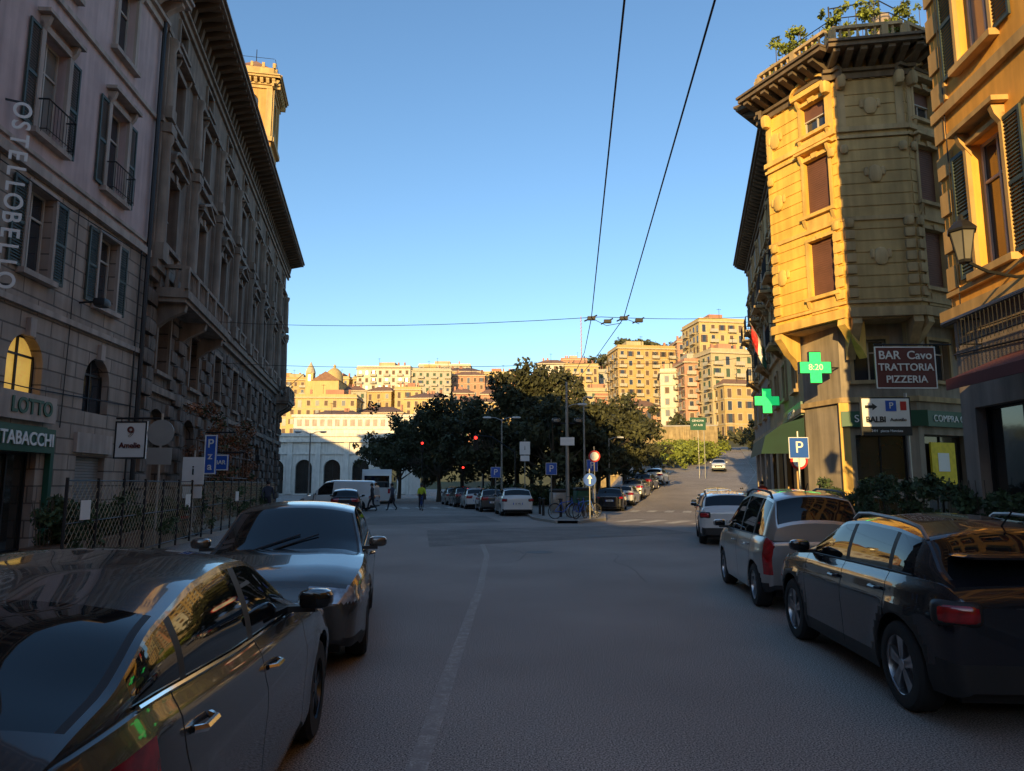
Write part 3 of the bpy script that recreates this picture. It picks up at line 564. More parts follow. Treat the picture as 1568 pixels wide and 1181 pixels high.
# ------------------------------------------------------------------ hillside buildings
hc=[mat('hill_stucco_%d'%i,c,.9,var=.1,vs=.3,streak=.12) for i,c in enumerate([(.44,.30,.12),(.44,.36,.22),(.44,.23,.15),(.40,.37,.30),(.48,.36,.16),(.38,.19,.13),(.54,.51,.43)])]
hsh=[mat('hill_shutter_green',(.05,.09,.06),.8),mat('hill_shutter_brown',(.12,.075,.05),.8),mat('hill_window_dark',(.03,.03,.035),.15,spec=.8)]
htr=mat('hill_trim',(.46,.38,.26),.85)
def hb(X0,X1,y,zt,zb,ci,rot=0,d=14,roof=0,bal=0,name='hillside_apartment_building'):
    w=X1-X0; z0=min(zb,gz((X0+X1)/2,y))-4; H=zt-z0; r=random.Random(int(X0*7+y))
    p=P(name,(X0,y,z0),rot); p.box('walls',hc[ci],0,w,0,d,0,H); nf=int(min(H,zt-zb+6)/3.25)
    for (fx,fy,fa,fw) in((0,0,0,w),(0,d,-90,d),(w,0,90,d)):
        p.frame(fx,fy,fa); nb=max(1,int(fw/2.6)); b=fw/nb
        for j in range(nf):
            z=H-3.0-3.25*j
            if z<1: break
            for i in range(nb):
                u=b*(i+.5); ww=.55; k=r.random(); zl=z if (i*3+ci)%4 else z-.6
                p.box('window_surrounds',htr,u-ww-.14,u+ww+.14,-.05,.03,zl-.12,z+1.85)
                m=hsh[2] if k<.5 else (hsh[0] if ci%2 else hsh[1])
                p.box('windows' if k<.5 else 'shutters',m,u-ww,u+ww,-.075,-.051,zl,z+1.7)
                if k>.3 and k<.5:
                    for s in(-1,1): p.box('shutters',hsh[0] if ci%2 else hsh[1],u+s*(ww+.02),u+s*(ww+.55),-.1,-.06,zl,z+1.7)
                if bal and i%2==bal%2:
                    p.box('balconies',htr,u-1.3,u+1.3,-1.1,.0,z-.75,z-.6); p.box('balconies',hc[3],u-1.3,u+1.3,-1.12,-1.06,z-.6,z+.3)
            if j%2==0: p.box('string_course',htr,-.05,fw+.05,-.1,.02,z-1.05,z-.85)
        p.box('cornice',htr,-.3,fw+.3,-.45,.03,H-.5,H-.05)
    p.frame(0,0,0)
    if roof: p.add('roof',roofm,[(-.4,-.4,H),(w+.4,-.4,H),(w+.4,d+.4,H),(-.4,d+.4,H),(min(5,w*.3),d/2,H+2.6),(w-min(5,w*.3),d/2,H+2.6)],[(0,1,5,4),(2,3,4,5),(1,2,5),(3,0,4)])
    else:
        for q in((0,w,0,.3),(0,w,d-.3,d),(0,.3,.3,d-.3),(w-.3,w,.3,d-.3)): p.box('parapet',hc[ci],*q,H,H+.9)
        a=r.uniform(.15,.5)*w; p.box('roof_penthouse',hc[(ci+1)%6],a,a+w*.3,3,9,H,H+2.8)
    for i in range(3): a=r.uniform(.1,.9)*w; p.box('chimney',hc[5],a,a+.7,d*.4,d*.4+.7,H,H+3.2)
    a=r.uniform(.2,.8)*w; p.tube('antenna',iron,[(a,2,H),(a,2,H+4.5)],.06,4); p.tube('antenna',iron,[(a-.7,2,H+4.2),(a+.7,2,H+4.2)],.05,4)
    p.finish()
def px(y,a,b): return (a-784)*y/1074,(b-784)*y/1074   # image pixel columns -> metres east at range y
HB=[(240,(430,512),624,4,0,1,0),(235,(452,545),610,4,3,0,0),(240,(540,618),634,2,-4,1,0),(225,(600,700),652,1,0,1,0),(230,(640,760),640,5,3,0,0),
(300,(425,497),583,0,6,0,1),(300,(545,628),566,6,-3,0,2),(300,(628,690),569,3,5,0,1),(310,(692,742),577,2,0,1,0),(300,(590,650),600,6,8,1,0),(285,(560,600),604,4,0,0,1),
(350,(738,790),574,4,0,0,0),(330,(785,830),580,2,4,0,1),(290,(822,868),559,6,-4,1,0),(285,(866,918),562,4,5,0,1),(300,(917,948),571,3,0,0,0),(270,(880,950),600,1,0,0,0),
(235,(948,1040),534,0,7,0,2),(200,(1012,1052),572,6,-10,0,1),(192,(1050,1088),556,2,4,0,2),(215,(1075,1150),492,4,8,0,1),(185,(1092,1165),540,1,12,0,2),(250,(1040,1090),525,2,0,0,0),
(180,(1110,1175),590,0,10,1,0),(260,(690,790),618,0,0,1,0),(250,(800,900),622,2,0,1,0),(360,(500,560),590,3,0,0,0),(380,(640,720),562,6,0,0,1),(390,(860,900),553,2,0,0,1),(280,(395,432),600,2,0,0,0),(205,(960,1015),625,2,4,1,0),(270,(500,560),600,3,3,1,0),(255,(620,690),612,4,-5,1,0),(340,(660,740),570,4,6,1,0),(215,(470,560),640,1,5,1,0)]
rb=random.Random(31)
for a in range(425,960,38): HB.append((322+rb.uniform(-10,14),(a,a+rb.uniform(28,40)),588+rb.uniform(-14,6),rb.randrange(7),rb.uniform(-8,8),rb.randrange(2),rb.randrange(2)))
for a in range(560,960,44): HB.append((268+rb.uniform(-6,6),(a,a+rb.uniform(26,40)),604+rb.uniform(-8,8),rb.randrange(7),rb.uniform(-8,8),rb.randrange(2),0))
for y,(a,b),top,ci,rot,roof,bl in HB:
    X0,X1=px(y,a,b); zt=1.75+(740-top)*y/1059; hb(X0,X1,y,zt,zt-20,ci,rot,14,roof,bl)
p=P('hill_church',(-75,262,20),0); p.box('nave',hc[4],0,10,0,14,0,20); p.add('nave_roof',roofm,[(-.3,-.3,20),(10.3,-.3,20),(10.3,14,20),(-.3,14,20),(5,-.3,23.5),(5,14,23.5)],[(0,1,4),(1,2,5,4),(2,3,5),(3,0,4,5)])
p.box('bell_tower',hc[4],-2.8,.0,1,4,0,23); p.box('belfry_opening',hsh[2],-1.9,-.9,.97,.99,20,22.4); p.lathe('bell_tower_cupola',htr,[(1.9,23),(1.9,23.5),(1.5,24.8),(.8,26),(.1,27.5)],(-1.4,2.5,0),'z',10)
p.lathe('dome',hc[4],[(3.4,20),(3.4,22),(3.3,23),(2.6,24.8),(1.2,26),(.5,26.2),(.5,27.2),(0,27.8)],(6,9,0),'z',16); p.finish()
p=P('radio_mast',(38,380,60),0); p.tube('mast',mat('mast_red',(.5,.25,.2),.6),[(0,0,0),(0,0,33)],.22,4)
for z in range(2,32,2): p.tube('mast_crossbar',steel,[(-.5,0,z),(.5,0,z+1)],.1,4)
p.finish()
p=P('retaining_wall'); 
for a,b in(((15,124),(26,129)),((26,129),(38.5,132))):
    p.add('wall',wallst,[(a[0],a[1],0),(b[0],b[1],0),(b[0],b[1],12.4),(a[0],a[1],12.0),(a[0],a[1]+1,0),(b[0],b[1]+1,0),(b[0],b[1]+1,12.4),(a[0],a[1]+1,12.0)],[(0,1,2,3),(3,2,6,7),(1,5,6,2),(0,3,7,4)])
    p.tube('coping',kerb,[(a[0],a[1]+.4,12.05),(b[0],b[1]+.4,12.45)],.25,6)
    for k in range(4):
        x=a[0]+(b[0]-a[0])*k/4; y=a[1]+(b[1]-a[1])*k/4; p.box('buttress',wallst,x-.4,x+.4,y-.35,y+.2,3,11.4)
p.finish()
# ------------------------------------------------------------------ foliage
def leaves(p,part,m,blobs,n,s,seed=1,flat=1):
    R=np.random.RandomState(seed); B=np.array(blobs,float); w=B[:,3]**2.2; idx=R.choice(len(B),n,p=w/w.sum())
    d=R.normal(size=(n,3)); d/=np.linalg.norm(d,axis=1)[:,None]; rr=(R.rand(n)**.45)*(.8+.35*R.rand(n))
    c=B[idx,:3]+d*(B[idx,3]*rr)[:,None]*np.array([1,1,.8*flat])
    a=R.normal(size=(n,3))+d*.3; a/=np.linalg.norm(a,axis=1)[:,None]; b=np.cross(a,R.normal(size=(n,3))); b/=np.linalg.norm(b,axis=1)[:,None]
    sz=s*(.55+.9*R.rand(n))[:,None]
    v=np.stack([c-a*sz,c-b*sz*.55,c+a*sz,c+b*sz*.55],1).reshape(-1,3)
    p.add(part,m,[tuple(q) for q in v.tolist()],[(4*i,4*i+1,4*i+2,4*i+3) for i in range(n)])
def tree(x,y,h,r,n=6000,name='plane_tree',m=leafd,seed=1,s=.2):
    R=random.Random(seed); p=P(name,(x,y,gz(x,y)),R.uniform(0,360)); th=h*.32
    p.tube('trunk',bark,[(0,0,-.2),(.1,.05,th*.5),(0,.1,th),(.1,0,h*.7)],[.26,.2,.17,.06],9); blobs=[]
    for i in range(15):
        a=R.uniform(0,6.28); e=R.uniform(.0,1); rr=r*(.4+.65*R.random())*math.sqrt(max(.1,1-(e-.35)**2*1.3))
        q=(rr*math.cos(a),rr*math.sin(a),th+(h-th)*e*.88); z0=th*R.uniform(.7,1.2)
        p.tube('limb',bark,[(0,0,z0),(q[0]*.5,q[1]*.5,(z0+q[2])*.52),q],[.1,.06,.02],5)
        blobs.append((*q,r*R.uniform(.2,.36)))
        for k in range(3): blobs.append((q[0]+R.gauss(0,r*.26),q[1]+R.gauss(0,r*.26),q[2]+R.gauss(0,r*.18),r*R.uniform(.1,.22)))
    leaves(p,'crown',m,blobs,n,s,seed); p.finish(0)
T=[(.5,62,12.2,5,9000),(-5,72,10.2,5.2,7500),(-9.6,78,9.8,5,7000),(-13.0,82,8.8,4,5000),(5,61,10.4,5,8000),(9.5,70,9.8,4.6,7000),(12.5,78,8.6,4,5500),(-1.5,58,8.4,4,5500),(3.2,54,8,3.6,5000),(7,57,8.6,3.8,6000),(10.5,66,7.4,3.2,4000),(-7,68,7.8,4,5000),(17,98,7.4,3.6,3500),(2,68,10.4,5,5000),(33.5,92,7,2.8,2500),(39,106,8,3,2500),(45,120,9,3.5,2500)]
for i,(x,y,h,r,n) in enumerate(T): tree(x,y,h,r,n,seed=i+3)
def shrubs(name,pts,r,n,m,s=.09,seed=1,zoff=.3):
    p=P(name); R=random.Random(seed); bl=[]
    for (x,y) in pts:
        for k in range(4): bl.append((x+R.gauss(0,r*.5),y+R.gauss(0,r*.5),gz(x,y)+zoff+R.uniform(.1,1.0)*r,r*R.uniform(.35,.7)))
    leaves(p,'foliage',m,bl,n,s,seed); p.finish(0)
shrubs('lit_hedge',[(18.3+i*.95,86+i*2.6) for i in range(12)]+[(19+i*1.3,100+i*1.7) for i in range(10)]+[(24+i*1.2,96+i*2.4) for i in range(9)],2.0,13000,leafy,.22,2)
shrubs('hillside_trees',[(R_.uniform(-110,110),R_.uniform(170,400)) for R_ in [random.Random(5)] for _ in range(150)],4.5,22000,leafd,.9,3,1)
shrubs('hillside_trees',[(R_.uniform(20,110),R_.uniform(395,470)) for R_ in [random.Random(9)] for _ in range(50)],6,10000,leafd,1.1,3,2)
shrubs('hillside_trees',[(R_.uniform(20,50),R_.uniform(137,170)) for R_ in [random.Random(9)] for _ in range(34)],2.8,9000,leafd,.5,3,1)
shrubs('island_shrubs',[(R_.uniform(-3,6),R_.uniform(52,64)) for R_ in [random.Random(4)] for _ in range(26)],1.1,7000,leafs,.16,5,.2)
def planter(x,y,rot,w=1.2,h=.45,ph=.8,seed=1,m=leafs):
    p=P('planter_box',(x,y,.12),rot); p.box('box',frameb,-w/2,w/2,-.22,.22,0,h); p.box('rim',frameb,-w/2-.03,w/2+.03,-.25,.25,h,h+.05)
    R=random.Random(seed); bl=[(R.uniform(-w/2,w/2),R.uniform(-.15,.15),h+R.uniform(.1,ph),R.uniform(.12,.28)) for _ in range(16)]
    leaves(p,'plant',m,bl,1700,.055,seed)
    for k in range(8): a=R.uniform(-w/2,w/2); p.tube('stem',bark,[(a,0,h),(a+R.gauss(0,.12),R.gauss(0,.08),h+ph)],.008,4)
    p.finish(0)
for i in range(11): 
    y=9.5+i*1.55; x=7.6+.11*y if y<16 else 9.3+(y-16)*.2; planter(x,y,84-(y>16)*8,1.35,.5,.85+.5*rnd(),seed=20+i)
for i in range(7): planter(-9.3-.19*(13.5+i*1.3-17.7),13.3+i*1.3,100,1.2,.45,.5+.4*rnd(),seed=50+i,m=leafs)
netm=mat('fence_netting',(.45,.38,.26),.7)
p=P('terrace_fence'); R=random.Random(3)
for i in range(19):
    y=12.4+i*1.4; x=-8.75-.19*(y-17.7); p.tube('post',iron,[(x,y,.1),(x,y,1.85)],.028,6)
    if i<18:
        y2=y+1.4; x2=-8.75-.19*(y2-17.7)
        for z in(.25,1.05,1.8): p.tube('rail',iron,[(x,y,z),(x2,y2,z)],.012,4)
        for k in range(-6,9):
            for s in(1,-1):
                u0_=k*.2; a0=max(0,u0_); a1=min(1.4,u0_+1.5)
                if a1-a0<.05: continue
                z0=.28+(a0-u0_); z1=.28+(a1-u0_)
                if s<0: z0,z1=2.06-z0,2.06-z1
                f=lambda a_: (x+(x2-x)*a_/1.4,y+a_)
                p.tube('netting',netm,[(*f(a0),z0),(*f(a1),z1)],.0045,3)
        if i%5==0: p.box('info_panel',white,x+.02,x+.03,y+.4,y+.7,1.1,1.45)
bl=[(-8.8-.19*(y-17.7)+R.gauss(0,.1),y,R.uniform(.3,1.6),R.uniform(.12,.32)) for y in [R.uniform(12.5,37) for _ in range(44)]]
leaves(p,'climbing_plants',leafs,bl,3800,.05,4)
p.finish(0)
p=P('vine_trellis'); 
for i in range(12):
    y=27+i*1.1; x=-12.0-.2*(y-27); p.tube('post',frameb,[(x,y,.1),(x,y,3.4)],.035,5); 
for z in(1,2,3,3.4): p.tube('lattice',frameb,[(-12,27,z),(-14.4,39.1,z)],.025,4)
bl=[(-12.0-.2*(y-27)+R.gauss(0,.15),y,R.uniform(.4,4.8),R.uniform(.2,.5)) for y in [R.uniform(27,39.5) for _ in range(70)]]
leaves(p,'vine',leafr,bl,5500,.07,8); leaves(p,'vine_green',leafs,bl[::2],1800,.07,9); p.finish(0)
p=P('roof_terrace_plants')
def along(path,t):
    k=min(int(t*(len(path)-1)),len(path)-2); u=t*(len(path)-1)-k; a,b=path[k],path[k+1]; return a[0]+(b[0]-a[0])*u,a[1]+(b[1]-a[1])*u
path=[(12.6,34),(11.9,29.3),(13.2,26.7),(15.4,26.3),(18.3,27.7)]; bl=[];potm=mat('terracotta_pot',(.34,.13,.07),.85)
for k in range(30):
    x,y=along(path,R.random()); hh=R.uniform(.4,1.9); 
    p.lathe('pot',potm,[(.14,18.95),(.2,19.4),(.22,19.4),(.0,19.38)],(x+.1,y+.25,.2),'z',10)
    p.tube('stem',bark,[(x+.1,y+.25,19.5),(x+.1,y+.2,19.8+hh)],.015,4)
    for j in range(4): bl.append((x+.1+R.gauss(0,.18),y+.25+R.gauss(0,.14),19.8+hh*R.uniform(.2,1.1),R.uniform(.12,.34)))
leaves(p,'foliage',leafy,bl,6000,.08,4); p.finish(0)
# ------------------------------------------------------------------ vehicles
def prof(pts,sig=.06):
    xs=np.arange(pts[0][0]-.5,pts[-1][0]+.5,.01); z=np.interp(xs,[q[0] for q in pts],[q[1] for q in pts])
    k=np.exp(-(np.arange(-30,31)*.01)**2/(2*sig*sig)); k/=k.sum(); zz=np.convolve(np.pad(z,30,'edge'),k,'valid'); return lambda x: float(np.interp(x,xs,zz))
def wheel(p,x,y,R,side,rim,w=.2,ns=5):
    s=side; n=28
    p.lathe('tyre',rubber,[(R*.66,w/2),(R*.72,w/2+.008),(R*.93,w/2),(R,w*.36),(R,-w*.36),(R*.93,-w/2),(R*.6,-w/2)],(x,y,R),'y',n)
    p.lathe('rim',rim,[(R*.7,s*w/2),(R*.66,s*(w/2-.01)),(R*.63,s*(w/2-.05)),(R*.6,-s*.03)],(x,y,R),'y',n)
    p.lathe('brake_disc',steel,[(.03,s*.01),(R*.45,s*.01)],(x,y,R),'y',18); p.lathe('wheel_well_disc',black,[(0,-s*.02),(R*.64,-s*.02)],(x,y,R),'y',18)
    p.lathe('rim',rim,[(0,s*(w/2-.015)),(R*.13,s*(w/2-.015)),(R*.17,s*(w/2-.04))],(x,y,R),'y',12)
    for k in range(ns):
        for dd in(-.13,.13):
            a=2*math.pi*k/ns+.3; ca,sa=math.cos(a),math.sin(a); b=a+dd; cb,sb=math.cos(b),math.sin(b); t=.018*(5/ns)+.006
            y0=y+s*(w/2-.055);y1=y+s*(w/2-.018); pp=[]
            for (rr,c,s2) in((R*.1,ca,sa),(R*.66,cb,sb)):
                for sg in(-1,1):
                    for yy in(y0,y1): pp.append((x+rr*c-sg*t*s2,yy,R+rr*s2+sg*t*c))
            p.add('rim_spoke',rim,pp,[(0,1,3,2),(4,6,7,5),(0,4,5,1),(2,3,7,6),(1,5,7,3),(0,2,6,4)])
def car(name,x,y,rot,paint,L,W,H,fo,wb,R,belt,roof,ws,rw,sidew,seams,clad=0,rails=False,rim=rimm,plate_t='GE 482',tail='wide',strip_m=None,head='slim',sill=.21,ns=5,z=None,spoiler=False,sharp=30,te=.34):
    p=P(name,(x,y,gz(x,y) if z is None else z),rot); h=L/2; xf=h-fo; xr=xf-wb; Ra=R+.055
    zs=prof(belt,.05); zr=prof(roof,.06)
    S=set(np.linspace(-h,h,64).tolist()); 
    for xc in(xf,xr):
        for k in range(17): S.add(xc+Ra*math.cos(math.pi*k/16))
        for s in(-1,1): S.add(xc+s*(Ra+.004))
    for q in seams: S.add(q-.006);S.add(q+.006)
    for e in(.004,.015,.035,.06,.09,.13): S.add(h-e);S.add(-h+e)
    S=sorted(S); xs=[S[0]]
    for q in S[1:]:
        if q-xs[-1]>.0035: xs.append(q)
    qs=[0,.05,.1,.17,.25,.33,.41,.49,.57,.65,.72,.76,.8,.86,.91,.95,.98,1]
    pq=prof([(0,.94),(.12,.975),(.4,.985),(.6,1.0),(.72,.996),(.77,.98),(.92,.955),(1,.905)],.02)
    tf=[1,.97,.9,.75,.5,.25,0]
    def wid(x):
        u=abs(x)/h; v=1-.16*max(0,(u-.62)/.38)**2.2
        if x<0: v=1-.11*max(0,(u-.62)/.38)**2.2
        e=h-abs(x); r=.14
        if e<r: v-=.1*(1-math.sqrt(max(0,1-(1-e/r)**2)))
        return W/2*v
    def ring(x):
        e=h-abs(x); r=.14; f=math.sqrt(max(0,1-(1-min(e,r)/r)**2)); s0=sill+.05*(1-f)+(.04 if e<.4 else 0)*1; s1=zs(x)-.07*(1-f)
        zl=s0
        for xc in(xf,xr):
            if abs(x-xc)<=Ra+1e-6: zl=max(zl,R+math.sqrt(max(0,Ra*Ra-(x-xc)**2)))
        w=wid(x); pts=[]
        for q in qs:
            zq=s0+q*(s1-s0); yy=w*pq(q)
            for xc in(xf,xr):
                dd=math.hypot(x-xc,zq-R)
                if Ra<dd<Ra+.12: yy+=.012*(1-(dd-Ra)/.12)
            pts.append((x,yy,max(zq,zl)))
        cr=.05 if abs(x)<h-.3 else .05*f
        for t in tf[1:]: pts.append((x,pts[len(qs)-1][1]*t,s1+cr*(1-t*t)+(.012 if .3<t<.8 and xf-.6<x<h-.2 else 0)))
        return pts
    rings=[ring(q) for q in xs]; n=len(rings[0]); nq=len(qs)
    def bm(cx,cy,cz):
        e=h-abs(cx); ay=abs(cy)
        for q in seams:
            if abs(cx-q)<.0065 and cz>sill+.1 and ay>W/2*.8: return 'gap'
        if cx>0:
            zt=zs(h-.25); 
            if head=='slim' and ay>W/2*.45 and zt-.19<cz<zt-.055 and e<.42: return 'head'
            if head=='tall' and cx>h-.4 and ay>W/2*.5 and zt-.24<cz<zt-.03: return 'head'
            if e<.2 and ay<W/2*.5 and .42<cz<zt-.13: return 'blk'
            if e<.25 and cz<.34: return 'blk'
        else:
            zt=zs(-h+.12)
            if tail=='wide' and e<te and ay>W/2*.42 and zt-.22<cz<zt-.05: return 'tail'
            if tail=='tall' and e<.12 and ay>W/2*.74 and zt-.5<cz<zt+.1: return 'tail'
            if e<.2 and cz<.36+ (.12 if clad else 0): return 'blk'
        if clad and (cz<sill+.13 or any(Ra-.01<math.hypot(cx-xc,cz-R)<Ra+.065 for xc in(xf,xr))): return 'blk'
        return 'pnt'
    MM={'pnt':('body',paint),'gap':('panel_gaps',seam),'head':('headlights',headl),'tail':('tail_lights',taill),'blk':('lower_trim',black)}
    groups={}
    def face(vs):
        c=[sum(v[i] for v in vs)/4 for i in range(3)]; groups.setdefault(bm(*c),[]).append(vs)
    for i in range(len(rings)-1):
        a,b=rings[i],rings[i+1]
        for k in range(n-1):
            if k<nq-1 and abs(a[k][2]-a[k+1][2])<1e-5 and abs(b[k][2]-b[k+1][2])<1e-5: continue
            face([a[k],b[k],b[k+1],a[k+1]]); mi=lambda v:(v[0],-v[1],v[2]); face([mi(a[k]),mi(a[k+1]),mi(b[k+1]),mi(b[k])])
    for rg,s in((rings[0],-1),(rings[-1],1)):
        for k in range(n-1):
            for j in range(14):
                f0=1-2*j/14; f1=1-2*(j+1)/14
                v=[(rg[k][0],rg[k][1]*f0,rg[k][2]),(rg[k+1][0],rg[k+1][1]*f0,rg[k+1][2]),(rg[k+1][0],rg[k+1][1]*f1,rg[k+1][2]),(rg[k][0],rg[k][1]*f1,rg[k][2])]
                face(v if s<0 else v[::-1])
    def dump(groups,MM):
        for g,fl in groups.items():
            idx={};V=[];F=[]
            for f in fl:
                ff=[]
                for v in f:
                    kx=(round(v[0],4),round(v[1],4),round(v[2],4))
                    if kx not in idx: idx[kx]=len(V); V.append(v)
                    if idx[kx] not in ff: ff.append(idx[kx])
                if len(ff)>2: F.append(ff)
            p.add(*MM[g],V,F)
    dump(groups,MM)
    g0,g1=roof[0][0],roof[-1][0]; S=sorted(set(np.linspace(g0,g1,50).tolist()+[q for a in sidew for q in a]+list(ws)+list(rw)))
    ts=[0,.04,.1,.3,.5,.7,.86,.93,1]; tp=[1,.965,.93,.8,.6,.4,.2,0]
    def gr(x):
        b0=zs(x)-.0; yb=wid(x)*.905*.985; zc=max(zr(x),b0+.001); drop=min(.075,(zc-b0)*.5); ze=zc-drop; ye=yb-(ze-b0)*.36; pts=[]
        for t in ts: pts.append((x,yb+(ye-yb)*t+.02*math.sin(math.pi*t)*min(1,(ze-b0)/.3),b0-.01+(ze-b0+.01)*t))
        for t in tp[1:]: pts.append((x,ye*t,ze+(zc-ze)*(1-t**2.4)))
        return pts
    rr=[gr(q) for q in S]; groups={}; nt=len(ts)
    def gm(i,k):
        xm=(S[i]+S[i+1])/2; hh=zr(xm)-zs(xm)
        if k<nt-1:
            if .04<=ts[k]+1e-6 and ts[k+1]<=.94 and hh>.13:
                for a in sidew:
                    if a[0]<xm<a[1]: return 'gls'
                if sidew[0][0]<xm<sidew[-1][1]: return 'blk'
            return 'pnt'
        t0=tp[k-nt+1]
        if ws[0]<xm<ws[1] and t0<.97: return 'gls' if t0<.94 else 'blk'
        if rw[0]<xm<rw[1] and t0<.97: return 'gls' if t0<.94 else 'blk'
        return 'pnt'
    MM={'pnt':('roof_and_pillars',paint),'gls':('glass',cglass),'blk':('pillar_trim',black)}
    for i in range(len(S)-1):
        a,b=rr[i],rr[i+1]
        for k in range(len(a)-1):
            g=gm(i,k); mi=lambda v:(v[0],-v[1],v[2])
            groups.setdefault(g,[]).append([a[k],b[k],b[k+1],a[k+1]]); groups.setdefault(g,[]).append([mi(a[k]),mi(a[k+1]),mi(b[k+1]),mi(b[k])])
    dump(groups,MM)
    rg=rr[0]; 
    if zr(g0)-zs(g0)>.03:
        for k in range(len(rg)-1): p.add('roof_and_pillars',paint,[rg[k],rg[k+1],(rg[k+1][0],-rg[k+1][1],rg[k+1][2]),(rg[k][0],-rg[k][1],rg[k][2])],[(0,1,2,3)])
    for s in(-1,1):
        if tail=='block':
            zt=zs(-h+.12); p.sq('tail_light_surround',black,(-h+.115,s*W*.385,zt-.18),(.125,.165,.092),.45,20,-s*.45); p.sq('tail_light',taill,(-h+.105,s*W*.385,zt-.18),(.125,.15,.075),.45,20,-s*.45)
        p.box('underbody',black,-h+.25,h-.25,s*.0,s*(W/2-.26),.17,.62)
        for xc in(xf,xr): wheel(p,xc,s*(W/2-.125),R,s,rim,.21,ns)
        xm=ws[0]+ (ws[1]-ws[0])*.62; ym=s*(wid(xm)*.9+.15)
        p.sq('wing_mirror',paint,(xm-.02,ym,zs(xm)+.09),(.075,.105,.06),.65,14); p.box('mirror_arm',black,xm-.03,xm+.05,s*(wid(xm)*.86),ym,zs(xm)+.01,zs(xm)+.045)
        p.sq('mirror_glass',cglass,(xm-.08,ym,zs(xm)+.09),(.022,.09,.05),.5,10)
        for q in seams[1:-1] if len(seams)>3 else seams[:2]:
            zz=zs(q)-.14; p.tube('door_handle',strip_m or paint,[(q+.07,s*(wid(q)*.975),zz),(q+.09,s*(wid(q)*.975+.035),zz),(q+.2,s*(wid(q)*.975+.037),zz),(q+.24,s*(wid(q)*.975),zz)],.014,6)
        pts=[(q,s*(wid(q)*.905*.985+.012),zs(q)+.012) for q in np.linspace(sidew[0][0],sidew[-1][1]+.1,14)]
        p.tube('window_trim',strip_m or black,pts,.009,5)
        if rails:
            a,b=roof[1][0]+.3,roof[-2][0]-.15; f=lambda q:gr(q)[nt-1]; pts=[(a,s*f(a)[1]*.97,f(a)[2])]+[(q,s*(f(q)[1]*.97),f(q)[2]+.07) for q in np.linspace(a+.1,b-.12,6)]+[(b,s*f(b)[1]*.97,f(b)[2]+.02)]
            p.tube('roof_rail',black if rails==1 else steel,pts,.018,6)
    ps=zs(-h+.12); zq=(ps-.42 if tail!='tall' else .52)
    p.box('number_plate',plate,-h-.02,-h+.05,-.26,.26,zq,zq+.11)
    p.box('number_plate_band',blue,-h-.022,-h+.04,.22,.262,zq,zq+.11); p.box('number_plate_band',blue,-h-.022,-h+.04,-.262,-.22,zq,zq+.11); p.text(plate_t,(-h-.023,0,zq+.055),.11,black,rot=(90,0,-90))
    p.box('number_plate',plate,h-.05,h+.02,-.26,.26,.4,.51); p.text(plate_t,(h+.023,0,.455),.11,black,rot=(90,0,90))
    for s in(-1,1): p.tube('wiper',black,[(ws[1]-.06,s*.1-.25,zs(ws[1])+.05),(ws[1]-.3,s*.1+.2-.0,zr(ws[1]-.3)+.015)],.009,4)
    if spoiler: q=roof[1][0]; p.sq('roof_spoiler',paint,(q+.02,0,zr(q+.1)-.0),(.14,W*.36,.022),.4,12)
    p.tube('antenna',black,[(roof[1][0]+.45,0,zr(roof[1][0]+.45)),(roof[1][0]+.3,0,zr(roof[1][0]+.45)+.12)],.008,4)
    p.finish(sharp)
def pm(n,c,r=.22,metal=.6): return mat(n,c,r,metal,var=.03,coat=1)
p_dk=pm('paint_graphite',(.075,.078,.08)); p_gr=pm('paint_warm_grey',(.12,.112,.10)); p_bk=pm('paint_black',(.010,.012,.018),.25,.2); p_sv=pm('paint_silver',(.48,.48,.46),.3,.7); p_wh=pm('paint_white',(.68,.68,.66),.3,0); p_rd=pm('paint_red',(.3,.015,.012),.25,.2); p_bl=pm('paint_blue',(.03,.06,.13),.25,.4)
fast=dict(L=4.46,W=1.8,H=1.44,fo=.92,wb=2.72,R=.33,belt=[(-2.23,.98),(-2.1,1.05),(-1.6,1.07),(-.6,1.0),(.6,.96),(1.1,.93),(1.7,.84),(2.1,.72),(2.23,.62)],
  roof=[(-2.08,1.04),(-1.95,1.13),(-1.45,1.33),(-.9,1.42),(-.4,1.445),(.0,1.42),(.95,.955)],ws=(.08,.93),rw=(-1.93,-1.3),sidew=[(-1.66,-1.28),(-1.22,-.36),(-.27,.55)],seams=[-1.42,-.32,.72])
suv=dict(L=4.4,W=1.8,H=1.52,fo=.92,wb=2.66,R=.345,belt=[(-2.2,.95),(-2.05,1.06),(-1.4,1.07),(.7,1.0),(1.2,.98),(1.75,.9),(2.1,.8),(2.2,.68)],
  roof=[(-2.1,1.02),(-2.0,1.15),(-1.75,1.43),(-1.1,1.5),(-.4,1.53),(.1,1.49),(1.0,.985)],ws=(.15,.98),rw=(-2.02,-1.74),sidew=[(-1.7,-1.3),(-1.22,-.33),(-.25,.6)],seams=[-1.35,-.29,.75])
c3=dict(L=4.0,W=1.75,H=1.48,fo=.8,wb=2.54,R=.335,belt=[(-2.0,.93),(-1.9,1.02),(-1.4,1.03),(.7,1.0),(1.1,.98),(1.6,.9),(1.9,.78),(2.0,.66)],
  roof=[(-1.93,1.0),(-1.82,1.12),(-1.55,1.39),(-1.1,1.45),(-.4,1.48),(.05,1.45),(1.0,.985)],ws=(.12,.98),rw=(-1.86,-1.54),sidew=[(-1.5,-1.15),(-1.08,-.28),(-.2,.62)],seams=[-1.15,-.24,.74])
